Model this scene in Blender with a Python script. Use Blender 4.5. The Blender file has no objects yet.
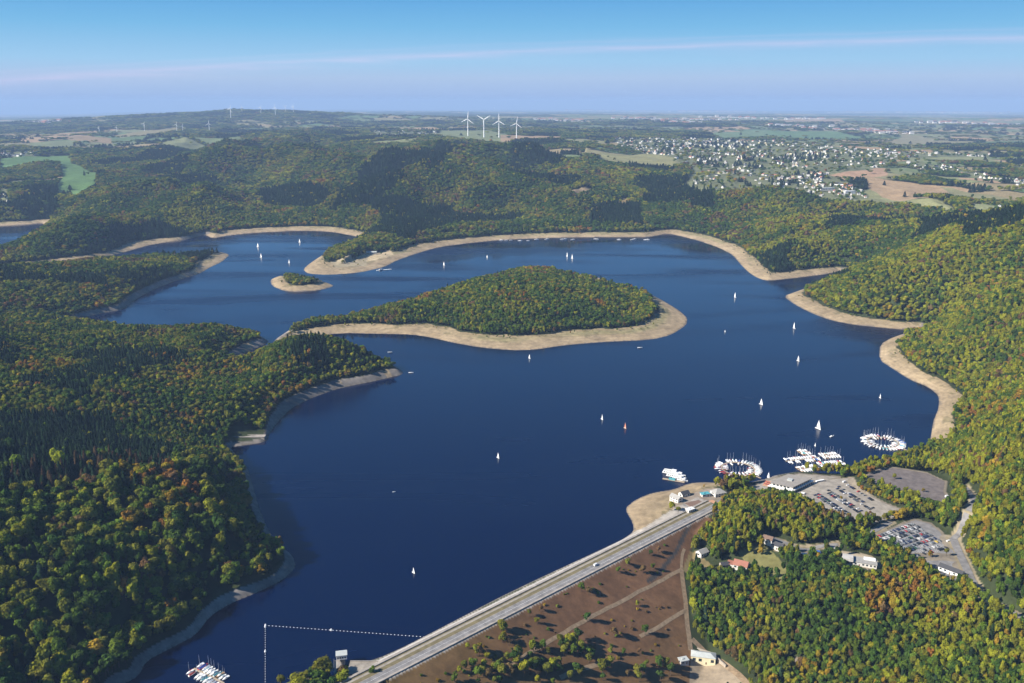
import bpy, bmesh, math, random
import numpy as np
from mathutils import Matrix, Vector

random.seed(7)
rng = np.random.default_rng(11)
S = bpy.context.scene
COL = S.collection

# ------------------------------------------------------------------ camera geometry
F, HOR, CAMZ = 887.0, 101.5, 460.0
P = math.atan((341.5 - HOR) / F)
SP, CP = math.sin(P), math.cos(P)


def at_z(u, v, z):
    """pixel + known height -> point on that horizontal plane"""
    u = np.asarray(u, float); v = np.asarray(v, float)
    a = (u - 512) / F; b = (v - 341.5) / F
    t = (np.asarray(z, float) - CAMZ) / (-SP - b * CP)
    return a * t, (CP - b * SP) * t


def pix(x, y, z):
    zz = z - CAMZ
    d = y * CP - zz * SP
    return 512 + F * x / d, 341.5 + F * (-(y * SP + zz * CP)) / d


# ------------------------------------------------------------------ noise
def _hash(ix, iy, seed):
    h = (ix.astype(np.int64) * 374761393 + iy.astype(np.int64) * 668265263 + seed * 974634791) & 0xFFFFFFFF
    h = ((h ^ (h >> 13)) * 1274126177) & 0xFFFFFFFF
    h = (h ^ (h >> 16)) & 0xFFFFFFFF
    return h / 4294967295.0


def vnoise(x, y, scale, seed=0):
    x = np.asarray(x, float) / scale; y = np.asarray(y, float) / scale
    ix = np.floor(x); iy = np.floor(y)
    fx = x - ix; fy = y - iy
    fx = fx * fx * (3 - 2 * fx); fy = fy * fy * (3 - 2 * fy)
    a = _hash(ix, iy, seed); b = _hash(ix + 1, iy, seed)
    c = _hash(ix, iy + 1, seed); d = _hash(ix + 1, iy + 1, seed)
    return (a * (1 - fx) + b * fx) * (1 - fy) + (c * (1 - fx) + d * fx) * fy


def fbm(x, y, scale, seed=0, octv=4):
    t = 0; amp = 1; tot = 0
    for k in range(octv):
        t = t + amp * vnoise(x + 37.7 * k, y - 11.3 * k, scale / 2 ** k, seed + 17 * k); tot += amp; amp *= .5
    return t / tot


def voronoi(x, y, sx, sy, seed):
    """cell id hash and distance to nearest border (rough) of a jittered lattice"""
    gx = x / sx; gy = y / sy
    ix = np.floor(gx); iy = np.floor(gy)
    best = np.full(np.shape(x), 9e9); second = best.copy(); cid = np.zeros(np.shape(x))
    for dx in (-1, 0, 1):
        for dy in (-1, 0, 1):
            cx = ix + dx; cy = iy + dy
            px = cx + _hash(cx, cy, seed); py = cy + _hash(cx, cy, seed + 1)
            d = (px - gx) ** 2 + (py - gy) ** 2
            h = _hash(cx, cy, seed + 2)
            m = d < best
            second = np.where(m, best, np.minimum(second, d))
            cid = np.where(m, h, cid); best = np.where(m, d, best)
    return cid, np.sqrt(second) - np.sqrt(best)


def sstep(a, b, x):
    t = np.clip((x - a) / (b - a), 0, 1)
    return t * t * (3 - 2 * t)


# ------------------------------------------------------------------ polygons
def inside(px, py, poly):
    px = np.asarray(px, float); py = np.asarray(py, float)
    r = np.zeros(px.shape, bool)
    x0, y0 = poly.min(0); x1, y1 = poly.max(0)
    m = (px >= x0) & (px <= x1) & (py >= y0) & (py <= y1)
    if not m.any(): return r
    qx = px[m]; qy = py[m]; q = np.zeros(qx.shape, bool)
    n = len(poly)
    for i in range(n):
        ax, ay = poly[i]; bx, by = poly[(i + 1) % n]
        if ay == by: continue
        c = ((ay > qy) != (by > qy)) & (qx < (bx - ax) * (qy - ay) / (by - ay) + ax)
        q ^= c
    r[m] = q
    return r


def seg_dist(px, py, A, B):
    d = B - A; L2 = max(float(d @ d), 1e-9)
    t = np.clip(((px - A[0]) * d[0] + (py - A[1]) * d[1]) / L2, 0, 1)
    return np.hypot(px - A[0] - t * d[0], py - A[1] - t * d[1]), t


def poly_dist(px, py, poly, closed=True):
    best = np.full(np.shape(px), 1e9)
    n = len(poly)
    for i in range(n if closed else n - 1):
        best = np.minimum(best, seg_dist(px, py, poly[i], poly[(i + 1) % n])[0])
    return best


# shoreline: pixel u, v on the water plane z = 0, third number is the width in metres of the bare bank
LAKE = [(150,740,14),(110,705,14),(120,686,11),(138.6,676,9),(146,661,8.5),(173,647,8.5),(196,635,8.5),(210,616,8.5),(231,603,8.5),(256,593,8.5),
 (283,580,8.5),(296,567,10),(293,556,8),(280,545,8),(268,530,8),(258,505,8),(252,482,8),(247,466,8),(236,455,8),(230,447,8),(240,446,6),
 (266,442,6),(270,433,8),(276,424,10),(290,409,16),(310,398.5,18),(335,389.5,20),(350,386,20),(370,382,18),(390,377.5,20),(404,374,14),
 (400,369,8),(385,363,8),(360,357,10),(330,353,10),(300,353,12),(270,356,14),(256,359,16),(236,364,20),(240,355,20),(256,348,18),(270,342,12),
 (262,337,10),(250,334,8),(220,333,8),(190,334,8),(150,334,8),(128,331,8),(110,328,8),(90,325,8),(62,321,8),(75,319.5,10),(100,313.5,16),
 (125,309,16),(133,301,16),(150,291,16),(175,281,16),(200,273.5,20),(210,267.5,40),(222,262,60),(230,255,50),(226,253,30),(215,253.5,20),(190,257,8),
 (150,259,8),(116,263,8),(80,267,8),(40,272,8),(0,276,8),(-40,279,8),(-40,275,20),(0,271,28),(15,268.5,40),(82,261,40),(100,257,25),(115,255,25),
 (148,245.5,55),(165,242.5,60),(178,240.8,25),(195,237.5,15),(205,234.6,15),(208,236.2,25),(212,238.5,60),(230,235.3,70),(260,232.4,70),(300,230.6,60),
 (330,231.5,55),(355,236.3,45),(362,237.5,10),(352,243,8),(336,249,8),(322,255.5,14),(310,263,45),(302.5,269.5,85),(308,274,100),(330,275,110),(360,272.8,110),
 (385,267,100),(397,260.5,80),(420,252.5,60),(440,247,55),(470,243,55),(500,240,50),(540,238.2,55),(580,237.3,60),(630,237.3,55),(650,237,45),(668,233.5,40),
 (680,236,60),(700,241.2,60),(720,248.2,55),(733,255.3,50),(740,264,45),(748,272,45),(757,278,45),(768,281,45),(800,277.5,45),(828,274,40),(842,270.5,20),
 (846,274,10),(830,281,8),(810,288,8),(795,292,20),(783,296,45),(795,305,45),(813,314,45),(833,321,42),(855,325,40),(880,327.5,38),(905,330,36),(921,328,15),(918,332,8),
 (905,335.5,8),(893,337,25),(880,344,35),(879,360,38),(893,369,38),(910,380,38),(928,387,34),(939,396,30),(938,410,28),(933,421,28),(930,441,27),(922,449,8),(899,459,6),
 (860,468,6),(849,472,6),(838,475,6),(825,475.5,6),(800,475,5),(776,479,5),(765,484,6),(752,485.5,8),(735,484,12),(721,483,25),(704,482,38),(689,483,40),(673,489.5,45),
 (652,492.5,55),(636,499,70),(625,507.5,70),(627,514,60),(631,520,50),(634,529,40),(631,534,6),(620,541,3),(512,591,3),(440,628.5,3),(404,647,3),(377,659,3),(350,666,4),(345,674,5),
 (300,680,8),(262,690,10),(250,740,10)]
ISLE = [(272,344,22),(306,337.8,40),(341,333,45),(381,334,45),(411,334.5,55),(431,337.5,60),(451,342.5,62),(481,347.8,62),(512,350.5,62),(534.5,350,70),(562,345.7,75),
 (599.5,342.3,75),(652,340,80),(672,335,85),(687,325,90),(688,318,80),(679,310,55),(664,301,30),(650,294,20),(637,290,30),(622,286,50),(604.5,279,60),(582,274,60),(557,271,45),(532,272,15),(506,276,8),
 (476,286,8),(440,297,8),(418,303,8),(391,309,8),(356,318,8),(326,323,10),(301,326,16),(288,331,18),(276,339,18)]
ISLET = [(270,280,30),(272,286,30),(283.5,291,35),(298,292,38),(321,290,40),(335,286,40),(328,283,35),(311,279.5,30),(286,277,25),(276,277,25)]
POND = [(-60,262,8),(0,254,8),(20,244,8),(38,232,10),(45,222.5,40),(25,225,50),(0,226,50),(-60,229,40)]


def ring(lst):
    a = np.array(lst, float)
    x, y = at_z(a[:, 0], a[:, 1], 0.0)
    return np.column_stack([x, y]), a[:, 2]


def smooth_ring(pts, w, it=1):
    """corner cutting so the banks curve"""
    for _ in range(it):
        nx = np.roll(pts, -1, 0); nw = np.roll(w, -1)
        q = np.empty((len(pts) * 2, 2)); ww = np.empty(len(pts) * 2)
        q[0::2] = pts * .8 + nx * .2; q[1::2] = pts * .2 + nx * .8
        ww[0::2] = w * .8 + nw * .2; ww[1::2] = w * .2 + nw * .8
        pts, w = q, ww
    return pts, w


RINGS = [smooth_ring(*ring(r)) for r in (LAKE, ISLE, ISLET, POND)]

# ------------------------------------------------------------------ relief: thin-plate spline through known heights
CTRL = [
 # near left hill
 (150,462,70),(60,500,70),(0,480,90),(100,560,48),(200,500,52),(0,600,45),(40,655,20),(0,440,75),(100,432,40),(190,430,14),(230,470,22),(240,560,22),(160,610,24),(60,560,60),
 (262,548,30),(252,512,34),(243,485,30),(236,425,14),(-80,560,80),(-80,680,50),(90,650,20),
 # promontory
 (297,339,56),(322,345,50),(348,352,38),(275,346,44),(262,353,26),(375,361,22),(254,380,18),(244,402,22),(222,424,16),(215,352,26),(218,369,10),(192,380,18),(165,390,24),(228,393,34),(250,368,8),(340,375,24),(300,388,24),(272,392,34),
 # middle left wood
 (130,320,22),(170,320,22),(205,319,23),(235,318,24),(254,327,16),(60,327,26),(0,335,50),(0,400,70),(150,380,46),(50,365,55),(200,390,30),(-80,380,90),
 # spur
 (0,280,42),(100,272,36),(150,262,24),(190,258,12),(50,295,32),(100,298,20),(0,312,26),(-80,300,60),
 # hills behind the upper lake
 (0,264,14),(20,254,16),(50,245,34),(100,220,75),(200,196,66),(150,238,20),(250,212,28),(300,200,58),(350,182,100),(250,182,96),(330,222,14),(280,222,14),(420,215,45),(400,192,95),(450,172,140),(500,205,55),
 (340,252,22),(370,246,30),(400,238,32),(440,232,28),(320,258,14),
 (560,195,78),(600,182,105),(640,205,50),(560,225,24),(620,226,22),(665,215,35),(700,190,95),(690,215,55),(720,225,55),
 (0,200,60),(30,215,30),(40,180,85),(80,170,105),(0,160,120),(150,165,120),(200,165,130),(120,195,80),(60,222,20),
 (470,140,205),(500,142,205),(400,144,195),(600,150,172),(640,165,145),(300,150,160),(200,145,150),(100,140,150),(0,140,150),
 # right hills
 (780,200,91),(850,206,93),(910,213,91),(960,219,92),(700,200,78),(775,222,72),(764,240,52),(754,256,32),(803,216,84),(812,236,74),(822,252,56),(786,246,28),(736,222,40),(716,228,28),(745,212,58),(850,238,70),(800,258,45),(830,264,20),(800,228,62),(880,232,70),(870,250,55),
 (850,262,40),(900,243,92),(960,226,140),(1024,217,165),(900,292,58),(950,272,112),(1024,282,140),(1000,312,90),(930,320,26),(840,305,25),(860,290,40),(1100,240,180),(1100,320,150),
 (950,344,50),(1024,322,105),(1024,372,115),(980,380,66),(955,402,30),(1000,432,70),(1024,480,80),(965,442,26),(935,465,14),(905,352,24),(915,370,18),(1100,420,140),(1100,520,120),
 (1024,150,160),(1024,130,165),(900,130,150),(960,145,130),
 # shore on the right, car parks
 (850,498,9),(826,485,9),(795,492,8),(905,540,12),(910,485,16),(945,505,18),(880,515,11),(960,560,15),(985,600,14),(990,545,38),(1024,565,55),(1024,628,20),(1060,600,36),(1100,640,36),(1100,570,62),(1150,520,95),(950,470,24),(985,500,50),
 # knoll and wood below the dam
 (770,512,22),(735,525,24),(810,528,14),(720,515,16),(742,566,0),(705,552,2),(690,575,-4),(695,610,-22),(700,640,-38),(705,668,-46),(650,690,-50),(600,720,-52),(770,600,-6),(830,570,6),(860,562,8),
 (860,605,6),(900,640,-4),(800,660,-26),(960,620,4),(1000,660,4),(1040,700,8),(870,700,-24),(760,640,-22),(740,680,-38),(940,690,-8),(800,545,8),(760,555,5),(820,620,-6),
 (300,676,10),(262,690,12),(340,690,6),(380,730,-30),(480,760,-52),
 # large island, islet
 (360,322,12),(420,311,26),(470,300,40),(520,279,50),(450,293,32),(560,277,21),(577,281,14),(600,286,9),(640,296,6),(480,326,26),(550,318,28),(600,316,18),(540,336,14),(430,324,15),(340,325,10),(300,282,10),
 # far country
 (512,120,190),(700,118,175),(850,117,160),(1000,116,150),(300,122,200),(150,124,190),(0,126,180),(512,110,190),(800,108,150),(1024,108,140),(200,112,210),(0,120,190),
]
PLATEAU = [(620,147,172),(650,155,158),(700,150,160),(720,160,152),(780,148,160),(800,165,146),(850,150,158),(870,175,131),(940,185,117),(950,158,152),(1000,195,109),(820,188,114),(880,196,108),(940,204,104),
           (1000,208,103),(1060,170,137),(1060,200,107),(730,180,124),(715,184,118),(760,187,114),(690,178,126),(740,172,134),(1000,180,123),(1000,165,142),(900,166,142)]
ca = np.array(CTRL + PLATEAU, float)
woody = ((ca[:, 0] < 680) | (ca[:, 1] < 460)) & (ca[:, 1] > 150) & (np.arange(len(ca)) < len(CTRL))      # surveyed on the tree tops, not on the soil
cx, cy = at_z(ca[:, 0], ca[:, 1], ca[:, 2] + 14 * woody)
cxy = np.column_stack([cx, cy])
keep = np.hypot(cx, cy) < 26000
cxy = cxy[keep]; cz = ca[keep, 2]


def warp(q):
    """compress far distances so the spline stays calm"""
    r = np.hypot(q[..., 0], q[..., 1])
    k = np.where(r > 3000, (3000 + 3000 * np.log(np.maximum(r, 3000) / 3000)) / np.maximum(r, 1), 1.0)
    return q * k[..., None] / 1000.0


def tps_fit(q, z, lam=2e-4):
    n = len(q)
    d2 = ((q[:, None] - q[None]) ** 2).sum(-1)
    K = .5 * d2 * np.log(d2 + 1e-12) + lam * np.eye(n)
    Pm = np.column_stack([np.ones(n), q])
    A = np.zeros((n + 3, n + 3)); A[:n, :n] = K; A[:n, n:] = Pm; A[n:, :n] = Pm.T
    return np.linalg.solve(A, np.concatenate([z, np.zeros(3)]))


_wq = warp(cxy)
_tw = tps_fit(_wq, cz)


def tps(x, y):
    q = warp(np.stack([np.ravel(x), np.ravel(y)], -1))
    out = _tw[-3] + _tw[-2] * q[:, 0] + _tw[-1] * q[:, 1]
    for i in range(len(_wq)):
        d2 = (q[:, 0] - _wq[i, 0]) ** 2 + (q[:, 1] - _wq[i, 1]) ** 2
        out += _tw[i] * .5 * d2 * np.log(d2 + 1e-12)
    return out.reshape(np.shape(x))


# the dam axis
DA = np.array(at_z(392, 666, 12.)).ravel(); DB = np.array(at_z(712, 504.5, 12.)).ravel()
DD = (DB - DA) / np.hypot(*(DB - DA)); DN = np.array([DD[1], -DD[0]]); DL = float(np.hypot(*(DB - DA)))


def dam_uv(x, y):
    return (x - DA[0]) * DD[0] + (y - DA[1]) * DD[1], (x - DA[0]) * DN[0] + (y - DA[1]) * DN[1]


# polar grid of the ground
NT = 840
TH0 = math.radians(43)
th = np.linspace(-TH0, TH0, NT)
lr = np.concatenate([np.arange(math.log(430), math.log(7500), .0031), np.arange(math.log(7500), math.log(62000), .012)])
rr = np.exp(lr); NR = len(rr)
GX = rr[:, None] * np.sin(th)[None]; GY = rr[:, None] * np.cos(th)[None]
GR = np.broadcast_to(rr[:, None], GX.shape)

# lake distance field on the part of the grid that can be near water
NEAR = rr < 6500
nx, ny = GX[NEAR], GY[NEAR]
inw = inside(nx, ny, RINGS[0][0]) & ~inside(nx, ny, RINGS[1][0]) & ~inside(nx, ny, RINGS[2][0])
inw |= inside(nx, ny, RINGS[3][0])
bd = np.full(nx.shape, 1e9); bw = np.full(nx.shape, 10.0)
for pts, w in RINGS:
    n = len(pts)
    lo = pts.min(0) - 900; hi = pts.max(0) + 900
    m = (nx > lo[0]) & (nx < hi[0]) & (ny > lo[1]) & (ny < hi[1])
    qx = nx[m].astype(np.float32); qy = ny[m].astype(np.float32)
    b = bd[m]; ww = bw[m]
    for i in range(n):
        j = (i + 1) % n
        d, t = seg_dist(qx, qy, pts[i].astype(np.float32), pts[j].astype(np.float32))
        k = d < b
        b[k] = d[k]; ww[k] = (w[i] * (1 - t) + w[j] * t)[k]
    bd[m] = b; bw[m] = ww
print('distance done')
DIST = np.full(GX.shape, 1e4); WID = np.full(GX.shape, 10.0)
DIST[NEAR] = np.where(inw, -bd, bd); WID[NEAR] = bw
# ragged tree line
WID = WID * (1 + .35 * (fbm(GX, GY, 60, 5, 3) - .5) * 2)

H = tps(GX, GY)
H = np.clip(H, -60, 290)
inland = sstep(50, 420, DIST)
rg = 1 - np.abs(2 * fbm(GX * .8 + .35 * GY, GY * .62 - .25 * GX, 520, 29, 4) - 1)      # spurs and side valleys
rg2 = 1 - np.abs(2 * fbm(GX, GY, 240, 28, 3) - 1)
hilly = sstep(1150, 2000, GR) * (1 - .8 * sstep(5200, 8000, GR)) * (1 - .85 * sstep(3300, 4000, GR) * np.maximum(sstep(.02, .14, GX / GY), sstep(4000, 4900, GR) * sstep(-.28, -.4, GX / GY)) - .6 * sstep(4600, 5400, GR) * (GX / GY > -.28) * (GX / GY < .08))
hilly = np.clip(hilly, 0, 1) * (1 - .85 * np.exp(-((GX - 60) / 420) ** 2 - ((GY - 1950) / 420) ** 2))
rg3 = 1 - np.abs(2 * fbm(GX * .9 - .3 * GY, GY * .55 + .3 * GX, 950, 44, 3) - 1)
midl = (1 - .95 * sstep(4500, 5300, GR) * sstep(-.24, -.15, GX / GY)) * sstep(2900, 3800, GR) * (1 - sstep(7500, 10000, GR)) * (1 - sstep(.0, .1, GX / GY)) * (1 - .75 * sstep(3900, 4600, GR) * sstep(-.36, -.44, GX / GY))
H = H + ((rg3 - .72) * 150 + (rg - .74) * 60) * midl * sstep(80, 600, DIST)
H = H + ((rg - .74) * 140 + (rg2 - .74) * 45) * inland * hilly
H = H + (fbm(GX, GY, 420, 21, 4) - .5) * 30 * inland * (1 - .75 * sstep(3600, 5200, GR) * sstep(-.15, .05, GX / GY)) + (fbm(GX, GY, 110, 22, 3) - .5) * 12 * sstep(20, 160, DIST)
# far country: low waves and the long ridge on the left
far = sstep(7000, 11000, GR)
rx, ry = at_z(215, 107.5, 330.)
H = H + far * (fbm(GX, GY, 3800, 31, 4) - .5) * 120
H = H + 130 * np.exp(-((GX + 4300) / 3300) ** 2 - ((GY - 13500) / 1700) ** 2)
left = sstep(-.25, -.55, GX / GY)
H = H - sstep(10000, 60000, GR) * (260 + 160 * left) - 60 * left * sstep(9000, 14000, GR)
rise_ = 9 + np.maximum(DIST - WID, 0) * np.where((GX / GY < -.1) & (GR < 1700), .78, .60)
H = np.where((DIST > 0) & (DIST < 600), -14 * np.logaddexp(-np.minimum(H, 400) / 14, -rise_ / 14) , H)
ZB = np.minimum(9.0, WID * np.where(WID < 26, .72, .38))
t = np.clip(DIST / np.maximum(WID, 1), 0, 1)
bank = ZB * (1 - (1 - t) ** 1.35)
blend = sstep(0, 50 + 40 * sstep(2000, 3500, GR), DIST - WID)
land = np.where(DIST < WID, bank, ZB * (1 - blend) + H * blend)
H = np.where(DIST <= 0, np.maximum(-14, DIST * .35 - .3), land)
# dam body
a_, s_ = dam_uv(GX, GY)
prof = np.minimum(12.0, np.where(s_ > 0, 12 - (s_ - 11.8) / 2.0, 12 - (-s_ - 11) / 1.45))
endf = sstep(-60, -10, a_) * sstep(DL + 40, DL + 5, a_)
near_dam = (np.abs(s_) < 170) & (endf > 0)
dz = prof - 80 * (1 - endf)
H = np.where(near_dam, np.maximum(H, dz), H)
# keep the crest itself level where the abutments meet it
crest = (np.abs(s_) < 13) & (a_ > -15) & (a_ < DL + 8)
H = np.where(crest, 12.0, H)
# downstream face: cut any hill that would swallow it
face = (s_ > 0) & (s_ < 150) & (a_ > 10) & (a_ < 398 - 1.4 * (s_ - 12))
H = np.where(face, np.minimum(H, np.maximum(prof, -50) + 0.0), H)


def sampler(grid):
    def f(x, y):
        x = np.asarray(x, float); y = np.asarray(y, float)
        ti = np.clip((np.arctan2(x, y) + TH0) / (2 * TH0) * (NT - 1), 0, NT - 1.001)
        ri = np.clip(np.interp(np.log(np.maximum(np.hypot(x, y), 1)), lr, np.arange(NR)), 0, NR - 1.001)
        i = ri.astype(int); j = ti.astype(int); fi = ri - i; fj = ti - j
        return (grid[i, j] * (1 - fi) + grid[i + 1, j] * fi) * (1 - fj) + (grid[i, j + 1] * (1 - fi) + grid[i + 1, j + 1] * fi) * fj
    return f


Hf = sampler(H)
_ss = np.exp(np.arange(math.log(450), math.log(50000), .0012))


def hit(u, v):
    """where the sight line through a pixel meets the ground (used once, to survey the place)"""
    a = (u - 512) / F; b = (v - 341.5) / F
    x = a; y = CP - b * SP; z = -SP - b * CP
    n = math.hypot(x, y)
    px = _ss * x / n; py = _ss * y / n; pz = CAMZ + _ss * z / n
    g = np.maximum(Hf(px, py), 0 if v < 470 else -99)
    k = np.argmax(pz < g)
    if pz[k] >= g[k]: k = len(_ss) - 1
    return np.array([px[k], py[k]])


def hits(lst):
    return np.array([hit(u, v) for u, v in lst])


# ------------------------------------------------------------------ car parks, roads: survey then level the ground
LOTA = np.column_stack(at_z(*np.array([(797,491),(812,484),(826,480),(849,478),(854.6,487),(868,495),(883.5,503),(902.7,510.5),(899,516),(876,522),(852.7,524.7),(833.4,521),(806.5,506.6),(795,499)], float).T, 9.))
LOTB = np.column_stack(at_z(*np.array([(867.4,538.7),(880,534),(904.5,524),(915.7,520),(930,524),(940,532),(944.7,540),(956,555),(954.4,559.6),(940,560),(917,560.4),(907.7,558),(893,551.6),(880,545)], float).T, 12.))
LOTC = np.column_stack(at_z(*np.array([(864,476.7),(880,470),(893,468),(912.5,471),(927,473.5),(936.7,478),(944.7,481.6),(943,491),(949.6,507),(936.7,508),(917,499),(901,493.6),(888,488),(872,483)], float).T, 16.))
YARD = np.column_stack(at_z(*np.array([(917,561),(942,560.5),(956,562),(962,578),(955,584),(935,572)], float).T, 13.))
PLAZA = np.column_stack(at_z(*np.array([(752,487),(765,482),(776,478),(800,474),(826,476),(838,477),(812,484),(797,491),(794,500),(770,494),(757,497)], float).T, 8.))
for poly, z in ((LOTA, 9.), (LOTB, 12.), (LOTC, 16.), (YARD, 13.), (PLAZA, 8.)):
    m = (GR < 1600) & (np.abs(GX - poly[:, 0].mean()) < 150) & (np.abs(GY - poly[:, 1].mean()) < 150)
    qx, qy = GX[m], GY[m]
    d = np.where(inside(qx, qy, poly), 0, poly_dist(qx, qy, poly))
    w = 1 - sstep(5, 22, d)
    w = np.where(DIST[m] < 1, 0, w)
    H[m] = H[m] * (1 - w) + z * w
Hf = sampler(H)

ROADS = {  # pixel track, width
 'shore_road': ([(712,504.5),(722,501),(735,496),(748,492),(760,489)], 9),
 'access_road': ([(953,539),(959,553),(966,568),(977,592),(984,598),(992,603),(1010,612),(1030,622),(1060,634)], 8),
 'lower_road': ([(922,563),(936,574),(950,584),(960,583),(968,572)], 7),
 'wood_road': ([(838,545),(822,546),(806,551),(794,548),(782,542),(768,537)], 6),
 'forest_lane': ([(843,531),(856,532),(866,535),(880,528),(890,522)], 6),
 'wood_path': ([(965,488),(975,500),(968,512),(958,530),(953,539)], 6),
}
ROADXY = {k: (hits(p), w) for k, (p, w) in ROADS.items()}
for k, (p, w) in ROADXY.items():
    zs = Hf(p[:, 0], p[:, 1]).copy()
    for i in range(len(p) - 1):
        m = (GR < 1700) & (np.abs(GX - p[i, 0]) < 200) & (np.abs(GY - p[i, 1]) < 200)
        d, t = seg_dist(GX[m], GY[m], p[i], p[i + 1])
        ww = 1 - sstep(w * .5 + 2, w * .5 + 10, d)
        H[m] = H[m] * (1 - ww) + (zs[i] * (1 - t) + zs[i + 1] * t) * ww
Hf = sampler(H)

# ------------------------------------------------------------------ land use
FIELDS = [
 ([(0,161),(72,159),(72,165),(100,172),(95,180),(77,190),(52,187),(62,175),(60,167),(0,169)], (.085,.15,.05)),
 ([(64,137),(110,138),(112,142),(70,141)], (.22,.16,.09)), ([(28,142),(75,141),(72,146),(30,146)], (.15,.17,.08)), ([(110,136),(175,131),(185,132.5),(130,139)], (.2,.17,.08)),
 ([(75,146),(98,147),(92,150),(74,149)], (.12,.16,.07)), ([(178,139),(208,135),(208,140),(180,141)], (.11,.14,.07)),
 ([(370,142.5),(428,141),(406,146),(373,147)], (.17,.18,.07)), ([(441,132),(486,131),(512,138),(512,146),(466,146),(436,137)], (.15,.17,.08)),
 ([(500,141),(562,140),(560,145),(500,147)], (.27,.19,.11)), ([(564,142),(606,143),(605,147),(562,147)], (.2,.19,.09)),
 ([(599,158.5),(652,156),(692,162),(672,168),(599,166)], (.21,.20,.09)),
 ([(704,132),(768,129),(768,137),(722,139)], (.12,.17,.08)), ([(768,130),(835,130),(863,134),(860,137),(768,136)], (.10,.16,.07)),
 ([(890,140),(903,132),(925,133),(943,139),(908,144)], (.2,.18,.1)), ([(803,145.5),(838,144.5),(853,150),(808,150.5)], (.28,.21,.11)),
 ([(825,169),(885,170.5),(888,176),(828,177.5)], (.33,.21,.13)), ([(865,180),(880,182),(958,190),(968,196),(908,202),(868,197)], (.30,.21,.12)),
 ([(905,157),(980,157),(1024,164),(1024,166),(968,162),(908,162)], (.18,.19,.09)), ([(888,172),(958,177),(993,182),(968,183),(888,176)], (.17,.18,.08)),
 ([(958,179),(998,180),(1002,184),(965,182)], (.30,.20,.12)), ([(968,200),(1018,201),(1024,206),(983,206),(943,202)], (.30,.21,.13)),
 ([(955,122),(1013,122),(1013,125),(960,124)], (.3,.22,.13)), ([(840,196),(868,190),(905,203),(943,207),(960,212),(900,205),(850,202)], (.19,.19,.09)),
 ([(940,188),(1000,195),(1024,197),(1024,200),(960,196)], (.19,.18,.09)), ([(780,120),(840,119),(845,122),(785,123)], (.27,.2,.12)),
]
SETTLE = [  # village outlines, share of the houses
 ([(612,142),(700,141),(768,141),(800,143),(850,150),(900,152),(900,160),(870,168),(820,172),(790,176),(768,180),(740,184),(700,183),(684,178),(692,168),(668,158),(650,156),(622,152)], 560),
 ([(768,173),(800,172),(850,184),(872,195),(840,197),(790,192),(768,188)], 120),
 ([(905,165),(960,171),(1000,177),(1040,182),(1040,186),(1000,181),(960,175),(905,169)], 60),
 ([(870,152),(990,153),(990,156),(870,157)], 40), ([(968,206),(1030,208),(1030,217),(975,214)], 22),
 ([(0,150),(35,151),(35,157),(0,158)], 24), ([(0,188),(10,190),(8,206),(0,206)], 9), ([(370,132),(436,132),(438,138),(380,139)], 26),
]
CLEAR = [  # open ground in the woods: outline, colour of the ground
 ([(738,552),(752,546),(768,548),(778,558),(792,572),(784,585),(770,588),(758,578)], (.17,.16,.06)),
 ([(684,549),(694,552),(712,565),(722,576),(706,578),(690,574),(681,572)], (.19,.15,.07)),
 ([(764,540),(790,543),(812,545),(838,541),(842,547),(818,551),(800,556),(772,550)], (.3,.25,.17)),
 ([(784,663),(796,657),(806,662),(806,672),(792,672)], (.2,.16,.12)),
 ([(568,191),(590,188),(596,192),(574,196)], (.27,.2,.12)), ([(616,200),(628,198),(630,206),(618,207)], (.2,.15,.07)),
 ([(355,256),(390,250),(394,256),(366,262)], (.42,.33,.2)), ([(330,262),(352,258),(368,256),(366,266),(336,268)], (.30,.25,.16)),
 ([(850,562),(840,551),(872,556),(884,567),(868,570)], (.3,.25,.18)),
 ([(683,661),(692,650),(716,658),(740,676),(750,700),(690,700)], (.25,.2,.14)),
 ([(665,500),(680,493),(716,488),(728,492),(722,500),(700,508),(676,512)], (.27,.22,.17)),
]
BROWN = hits([(392,676),(440,652),(512,614),(620,559),(705,514),(712,519),(700,530),(694,540),(683,570),(687,610),(691,651),(690,683),(690,740),(360,740),(372,690)])
def plan(p):
    q = np.array(p, float); u0, v0 = q.mean(0)
    z = 110 if (u0 < 200 and v0 > 156) else (150 if u0 < 220 else (190 if u0 < 500 else float(np.interp(v0, (120, 145, 150, 160, 170, 180, 190, 208), (165, 163, 158, 152, 137, 122, 112, 103)))))
    return np.column_stack(at_z(q[:, 0], q[:, 1], z))


FIELDXY = [(plan(p), c) for p, c in FIELDS]
SETTLEXY = [(plan(p) if p[0][0] > 20 else hits(p), n) for p, n in SETTLE]
CLEARXY = [(hits(p), c) for p, c in CLEAR]
CONIFER = [hits(p) for p in ([(0,459),(115,443),(181,455),(173,478),(115,478),(23,497),(0,503)], [(0,420),(115,424),(118,444),(0,463)], [(356,172),(436,148),(461,143),(440,175),(360,182)],
           [(590,206),(640,206),(643,228),(590,226)], [(690,195),(715,198),(712,212),(690,208)], [(512,150),(575,150),(560,165),(512,170)], [(260,190),(330,195),(325,205),(262,206)])]
LARCH = [hits(p) for p in ([(0,480),(60,468),(120,462),(172,470),(170,478),(110,480),(20,497),(0,503)], [(560,205),(585,215),(580,228),(560,224)])]
PATHS = [(hits([(505,668),(512,664),(550,641),(608,608),(640,592),(666,578),(682,570)]), 3.5), (hits([(640,637),(650.6,631.7),(668,621),(687,611)]), 3.5),
         (hits([(682,570),(684,590),(687,612),(690,651)]), 4.5), (hits([(684,549),(682,560),(682,570)]), 3.0), (hits([(600,665),(575,672),(560,678)]), 4), (hits([(692,640),(706,652),(730,668),(752,690)]), 6)]
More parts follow.
